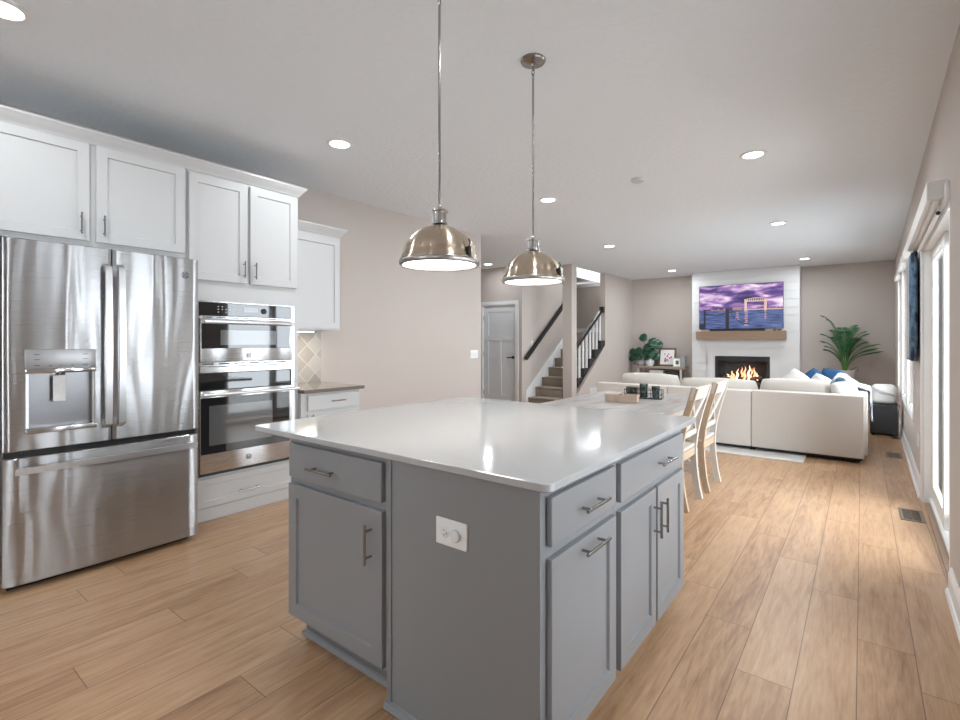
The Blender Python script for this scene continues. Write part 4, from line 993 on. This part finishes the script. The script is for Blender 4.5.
def sr(u0, u1, v0, v1, mi, lay=1):
    b.mi = mi; y = TVY-.0012-.0004*lay
    q = [b.v((ox+w_*u0, y, oz+h_*v0)), b.v((ox+w_*u1, y, oz+h_*v0)), b.v((ox+w_*u1, y, oz+h_*v1)), b.v((ox+w_*u0, y, oz+h_*v1))]; b.f(q)
sr(0, 1, 0, 1, 0, 0)
for u in range(26):
    if random.random() < .8: sr(u*.038, u*.038+.03, .42, .42+.035*random.random()+.012, 3 if u > 3 else 1)
sr(.42, .53, .42, .49, 3, 2)
sr(.56, .59, .40, .66, 2, 2); sr(.79, .82, .40, .66, 2, 2); sr(.575, .81, .60, .625, 2, 2)
for k in range(8): sr(.59+.025*k, .60+.025*k, .625, .655+.02*math.sin(PI*k/7), 2, 2)
for k in range(7):
    sr(.59+.028*k, .618+.028*k, .655+.022*math.sin(PI*k/7), .668+.022*math.sin(PI*k/7), 2, 2)
sr(.56, 1.0, .415, .43, 2, 2)
for k in range(7): sr(.56+.004*(k % 3), .60-.003*(k % 2), .06+.05*k, .095+.05*k, 4, 2); sr(.79+.004*(k % 2), .815, .20+.03*k, .218+.03*k, 4, 2)
for k in range(4): sr(.45+.005*k, .50-.004*k, .2+.05*k, .225+.05*k, 4, 2)
sr(.33, .375, 0, .46, 1, 3); sr(.055, .08, 0, .45, 1, 3)
for a0, a1, s0 in ((.08, .33, .07), (.375, .62, .16)):
    for k in range(12):
        uu = a0+(a1-a0)*k/12; u2 = a0+(a1-a0)*(k+1)/12; vv = .38-(.02 if a0 < .2 else .26*k/12)-s0*math.sin(PI*k/12)*.6; sr(uu, u2, vv-.012, vv+.008, 1, 3)
sr(0, .055, 0, .12, 1, 3)
obj('screen', b, sm, tv)
t = thing('soundbar', 'thin black soundbar on the mantel under the television', 'soundbar', (-2.1, 11.5, 1.531))
b = B(); b.box(-2.60, -1.56, 11.44, 11.53, 1.5315, 1.574, .006); obj('housing', b, BLACK, t)
b = B(); b.box(-2.58, -1.58, 11.436, 11.4405, 1.537, 1.569); obj('speaker_grille', b, mat('black_mesh', (.02, .02, .02), .8, bump=.5, bscale=400), t)
for x, lb in ((-1.385, 'left one of two small dark boxes at the right end of the mantel'), (-1.305, 'right one of two small dark boxes at the right end of the mantel')):
    b = B(); b.box(x-.03, x+.03, 11.46, 11.50, 1.5315, 1.556, .003); o = obj('remote_box', b, BLACK, None, None, (x, 11.48, 1.5315)); tag(o, lb, 'device', 'small dark boxes on the mantel')

# console with its things
CZ = .735
cs = thing('console_table', 'light wood console table in the far left corner', 'table', (-3.7, 11.75, 0))
b = B(); b.box(-4.27, -3.16, 11.55, 11.95, CZ-.05, CZ, .004); obj('tabletop', b, CONS, cs)
b = B(); b.box(-4.22, -3.21, 11.58, 11.93, .30, .33, .003); obj('lower_shelf', b, CONS, cs)
for x in (-4.20, -3.23):
    for y in (11.58, 11.92): b = B(); b.box(x-.02, x+.02, y-.02, y+.02, 0, CZ-.051); obj('leg', b, WASH, cs)
def frame(name, label, x, y, w, h, fm, fw, lean=10, rz=0, art=True):
    M0 = Matrix.Translation((x, y, CZ+.003)) @ Matrix.Rotation(R(rz), 4, 'Z') @ Matrix.Rotation(R(-lean), 4, 'X')
    t = thing(name, label, 'picture frame', (x, y, CZ))
    b = B(M0); b.rectframe(-w/2, w/2, 0, h, -.012, .012, fw); b.box(-w/2+fw, w/2-fw, .004, .010, fw, h-fw); obj('frame', b, fm, t)
    b = B(M0); b.box(-w/2+fw, w/2-fw, -.001, .003, fw, h-fw); pr = obj('print', b, PAPER, t)
    if art:
        b = B(M0); rr = random.Random(11)
        for k in range(16):
            cx, cz = rr.gauss(0, w*.09), h*(.28+.028*k); r_ = rr.uniform(.014, .024)*(1.3-.04*k)
            b.mi = k % 3
            b.lathe((cx, -.0012-.0001*k, cz), [(r_, 0), (0, 0)], 8, cap=False, axis='Y')
        obj('flower_motif', b, [mat('ink_pink', (.62, .12, .22), .7), mat('ink_rose', (.72, .30, .36), .7), mat('ink_plum', (.20, .06, .22), .7)], pr)
    else:
        b = B(M0); b.box(-w*.2, w*.2, -.0025, -.001, h*.25, h*.75); obj('photo', b, mat('ink_olive', (.12, .12, .08), .6, noise=.6, nscale=30), pr)
    return t
frame('picture_frame', 'larger wooden frame with a pink flower print on the console', -3.60, 11.78, .39, .42, FRAMEW, .035)
frame('picture_frame', 'small pale frame with a photograph on the console', -3.34, 11.68, .17, .185, GOLDF, .02, 12, 14, False)
t = thing('grey_block', 'grey patterned upright box on the right end of the console', 'box', (-3.215, 11.74, CZ))
b = B(); b.box(-3.275, -3.165, 11.68, 11.80, CZ+.001, CZ+.24, .006); obj('box_body', b, GREYBL, t)
b = B(); b.box(-3.275, -3.165, 11.68, 11.80, CZ+.241, CZ+.262, .006); obj('lid', b, GREYBL, t)
t = thing('white_storage_box', 'white box on the lower shelf of the console', 'box', (-3.8, 11.74, .33))
b = B(); b.box(-3.95, -3.65, 11.62, 11.86, .331, .60, .01); obj('box_body', b, POT, t)
b = B(); b.box(-3.955, -3.645, 11.615, 11.865, .601, .64, .008); obj('lid', b, POT, t)
t = thing('dark_basket', 'dark round basket on the lower shelf of the console', 'basket', (-3.43, 11.75, .33))
b = B(); b.lathe((-3.43, 11.75, .331), [(.0, .0), (.13, 0), (.16, .15), (.17, .30), (.155, .30), (.14, .05), (0, .05)], 28, cap=False); obj('basket_wall', b, DGREY, t, 40)
def leafy(x, y, z, leaves, label, potm, pr, ph, group='leafy plants on the console'):
    t = thing('potted_plant', label, 'plant', (x, y, z), group)
    b = B(); b.lathe((x, y, z), [(pr*.75, .001), (pr, ph*.4), (pr, ph), (pr*.88, ph), (pr*.85, ph*.85), (0, ph*.85)], 24, cap=False); b.lathe((x, y, z), [(0, .001), (pr*.75, .001)], 24, cap=False); obj('pot', b, potm, t, 40)
    b = B(); b.lathe((x, y, z), [(pr*.84, ph*.84), (pr*.5, ph*.9), (0, ph*.9)], 20, cap=False); obj('soil', b, SOIL, t)
    for lx, ly, lz, s, tilt, rz in leaves:
        tip = Vector((x+lx, y+ly, z+lz)); base = Vector((x, y, z+ph*.9))
        b = B(); b.tube([base, base.lerp(tip, .5)+Vector((0, 0, .02)), tip], .006, 6); sm_ = obj('stem', b, PSTEM, t, 40)
        b = B(Matrix.Translation(tip) @ Matrix.Rotation(R(rz), 4, 'Y') @ Matrix.Rotation(R(tilt), 4, 'X')); nn = 8
        rows = []
        for k in range(nn+1):
            q = k/nn; wv = s*.46*math.sin(PI*q**.85)**.7*(1+.08*math.sin(9*q)); rows.append([b.v((-wv, -.02*math.sin(PI*q)-.03*0, s*(q-.25))), b.v((0, .018*math.sin(PI*q), s*(q-.25))), b.v((wv, -.02*math.sin(PI*q), s*(q-.25)))])
        for a_, c_ in zip(rows, rows[1:]):
            for k in range(2): b.f([a_[k], a_[k+1], c_[k+1], c_[k]])
        lf = obj('leaf', b, FIDD, sm_, 80); so_ = lf.modifiers.new('t', 'SOLIDIFY'); so_.thickness = .002
leafy(-3.98, 11.72, CZ, [(-.16, 0, .62, .22, -20, 10), (.06, -.05, .52, .26, -30, 50), (.14, 0, .48, .24, -25, 70), (-.02, -.08, .40, .24, -35, -10), (.02, -.08, .28, .26, -30, 30), (-.10, -.1, .24, .22, -30, -40), (.16, -.05, .20, .18, -30, 20), (.0, -.13, .17, .20, -40, -20), (.15, -.1, .15, .13, -30, 10)],
      'taller dark leaved plant in a white pot on the console, beside the flower print', POT, .10, .17)
leafy(-4.19, 11.74, CZ, [(-.16, -.05, .30, .20, -25, -50), (-.04, -.08, .30, .22, -30, -10), (.06, -.10, .26, .22, -30, 30), (-.18, -.05, .16, .18, -25, -80), (-.08, -.12, .17, .22, -35, -30), (-.10, -.05, .22, .18, -20, -20)],
      'lower dark leaved plant in a grey pot at the left end of the console', POTG, .095, .13)

# ================================================================== RIGHT WALL FITTINGS
vl = thing('blind_valance', 'long white valance box over the patio door', 'blind', RW @ Vector((0, 4.75, 2.1)))
b = B(RW); b.box(-.088, -.0, 3.74, 5.80, 2.19, 2.208, .002); b.box(-.088, -.076, 3.74, 5.80, 2.105, 2.19, .003); b.box(-.076, -.0, 3.74, 3.752, 2.105, 2.19); b.box(-.076, -.0, 5.788, 5.80, 2.105, 2.19); b.box(-.076, -.0, 3.752, 5.788, 2.118, 2.126)
obj('cornice_box', b, SLAT, vl)
b = B(RW); b.box(-.055, -.03, 3.78, 5.76, 2.104, 2.117, .003); obj('headrail', b, VINYL, vl)
b = B(RW); b.tube([(-.028, 3.90, 2.055), (-.028, 5.45, 2.055)], .010, 12); b.tube([(-.028, 3.93, 2.055), (-.028, 3.93, 2.118)], .004, 8); b.tube([(-.028, 5.4, 2.055), (-.028, 5.4, 2.118)], .004, 8); obj('roller_tube', b, SLAT, vl, 40)
b = B(RW); b.tube([(-.028, 3.888, 2.055), (-.028, 3.90, 2.055)], .011, 12); obj('tube_cap', b, BLACK, vl, 40)
for (y0, y1, z0, z1), lb in zip(OPEN[4:], ('white roller blind head over the nearest of the three windows', 'white roller blind head over the middle of the three windows', 'white roller blind head over the farthest of the three windows')):
    t = thing('roller_blind', lb, 'blind', RW @ Vector((0, (y0+y1)/2, z1)), 'rolled blinds of the three windows')
    b = B(RW); b.box(-.06, -.0185, y0-.06, y1+.04, z1+.0, z1+.07, .006); obj('cassette', b, SLAT, t)
# blue cloth hanging by the nearest window
t = thing('hanging_cloth', 'blue patterned cloth hanging in folds between the window and patio door', 'cloth', RW @ Vector((-.04, 6.2, 1.14)))
b = B(RW); nn = 60; V = []
for k in range(nn+1):
    y = 5.64+.80*k/nn; x = -.045+.020*math.sin(k*.75)
    V.append([b.v((x, y, z)) for z in (1.14, 1.5, 1.82, 2.085)])
for a_, c_ in zip(V, V[1:]):
    for k in range(3): b.f([a_[k], c_[k], c_[k+1], a_[k+1]])
cm = mat('blue_print_cloth', (.15, .28, .42), .8, noise=.5, nscale=7, col2=(.02, .035, .075), stretch=(1, 1, 1.3))
cr_ = cm.node_tree.nodes.new('ShaderNodeMapRange'); cr_.inputs[1].default_value = .45; cr_.inputs[2].default_value = .62
_mx = [n for n in cm.node_tree.nodes if n.type == 'MIX'][0]; _no = [n for n in cm.node_tree.nodes if n.type == 'TEX_NOISE'][0]
cm.node_tree.links.new(_no.outputs[0], cr_.inputs[0]); cm.node_tree.links.new(cr_.outputs[0], _mx.inputs[0])
o = obj('cloth_panel', b, cm, t, 80); so = o.modifiers.new('t', 'SOLIDIFY'); so.thickness = .003
b = B(RW); b.tube([(-.045, 5.60, 2.085), (-.045, 6.47, 2.085)], .009, 10); b.tube([(-.045, 5.62, 2.085), (0, 5.62, 2.085)], .006, 8); obj('rod', b, NICK, t, 40)
b = B(RW)
b = None
for y in (5.85, 6.02, 6.2): b = B(RW); b.box(-.075, -.070, y-.007, y+.007, 1.16, 2.07); obj('white_stripe', b, PAPER, t)
# floor registers
def vent(cx, cy, label):
    t = thing('floor_vent', label, 'vent', (cx, cy, 0), 'bronze floor registers')
    b = B(); b.rectframe(0, 1, 0, 1, 0, 1, .1) if False else None
    for a in ((-.07, .07, -.16, -.135), (-.07, .07, .135, .16), (-.07, -.05, -.135, .135), (.05, .07, -.135, .135)): b.box(cx+a[0], cx+a[1], cy+a[2], cy+a[3], .0005, .005, .001)
    obj('register_frame', b, VENT, t)
    b = B()
    for k in range(15): b.box(cx-.05, cx+.05, cy-.128+.018*k, cy-.120+.018*k, .0008, .004)
    b.box(cx-.002, cx+.002, cy-.13, cy+.13, .0008, .004)
    obj('louvers', b, VENT, t)
    b = B(); b.box(cx-.05, cx+.05, cy-.134, cy+.134, .0002, .0006); obj('duct_opening', b, BLACK, t)
vent(.295, 4.93, 'nearer bronze floor register by the patio door'); vent(.29, 7.40, 'farther bronze floor register beside the sofa end')
# outlet on right wall
switch(RW @ Matrix(((0, 1, 0, 0), (1, 0, 0, 0), (0, 0, 1, 0), (0, 0, 0, 1))), 5.95, .42, 'wall_outlet', 'white outlet low on the right wall between the windows and patio door', 1)
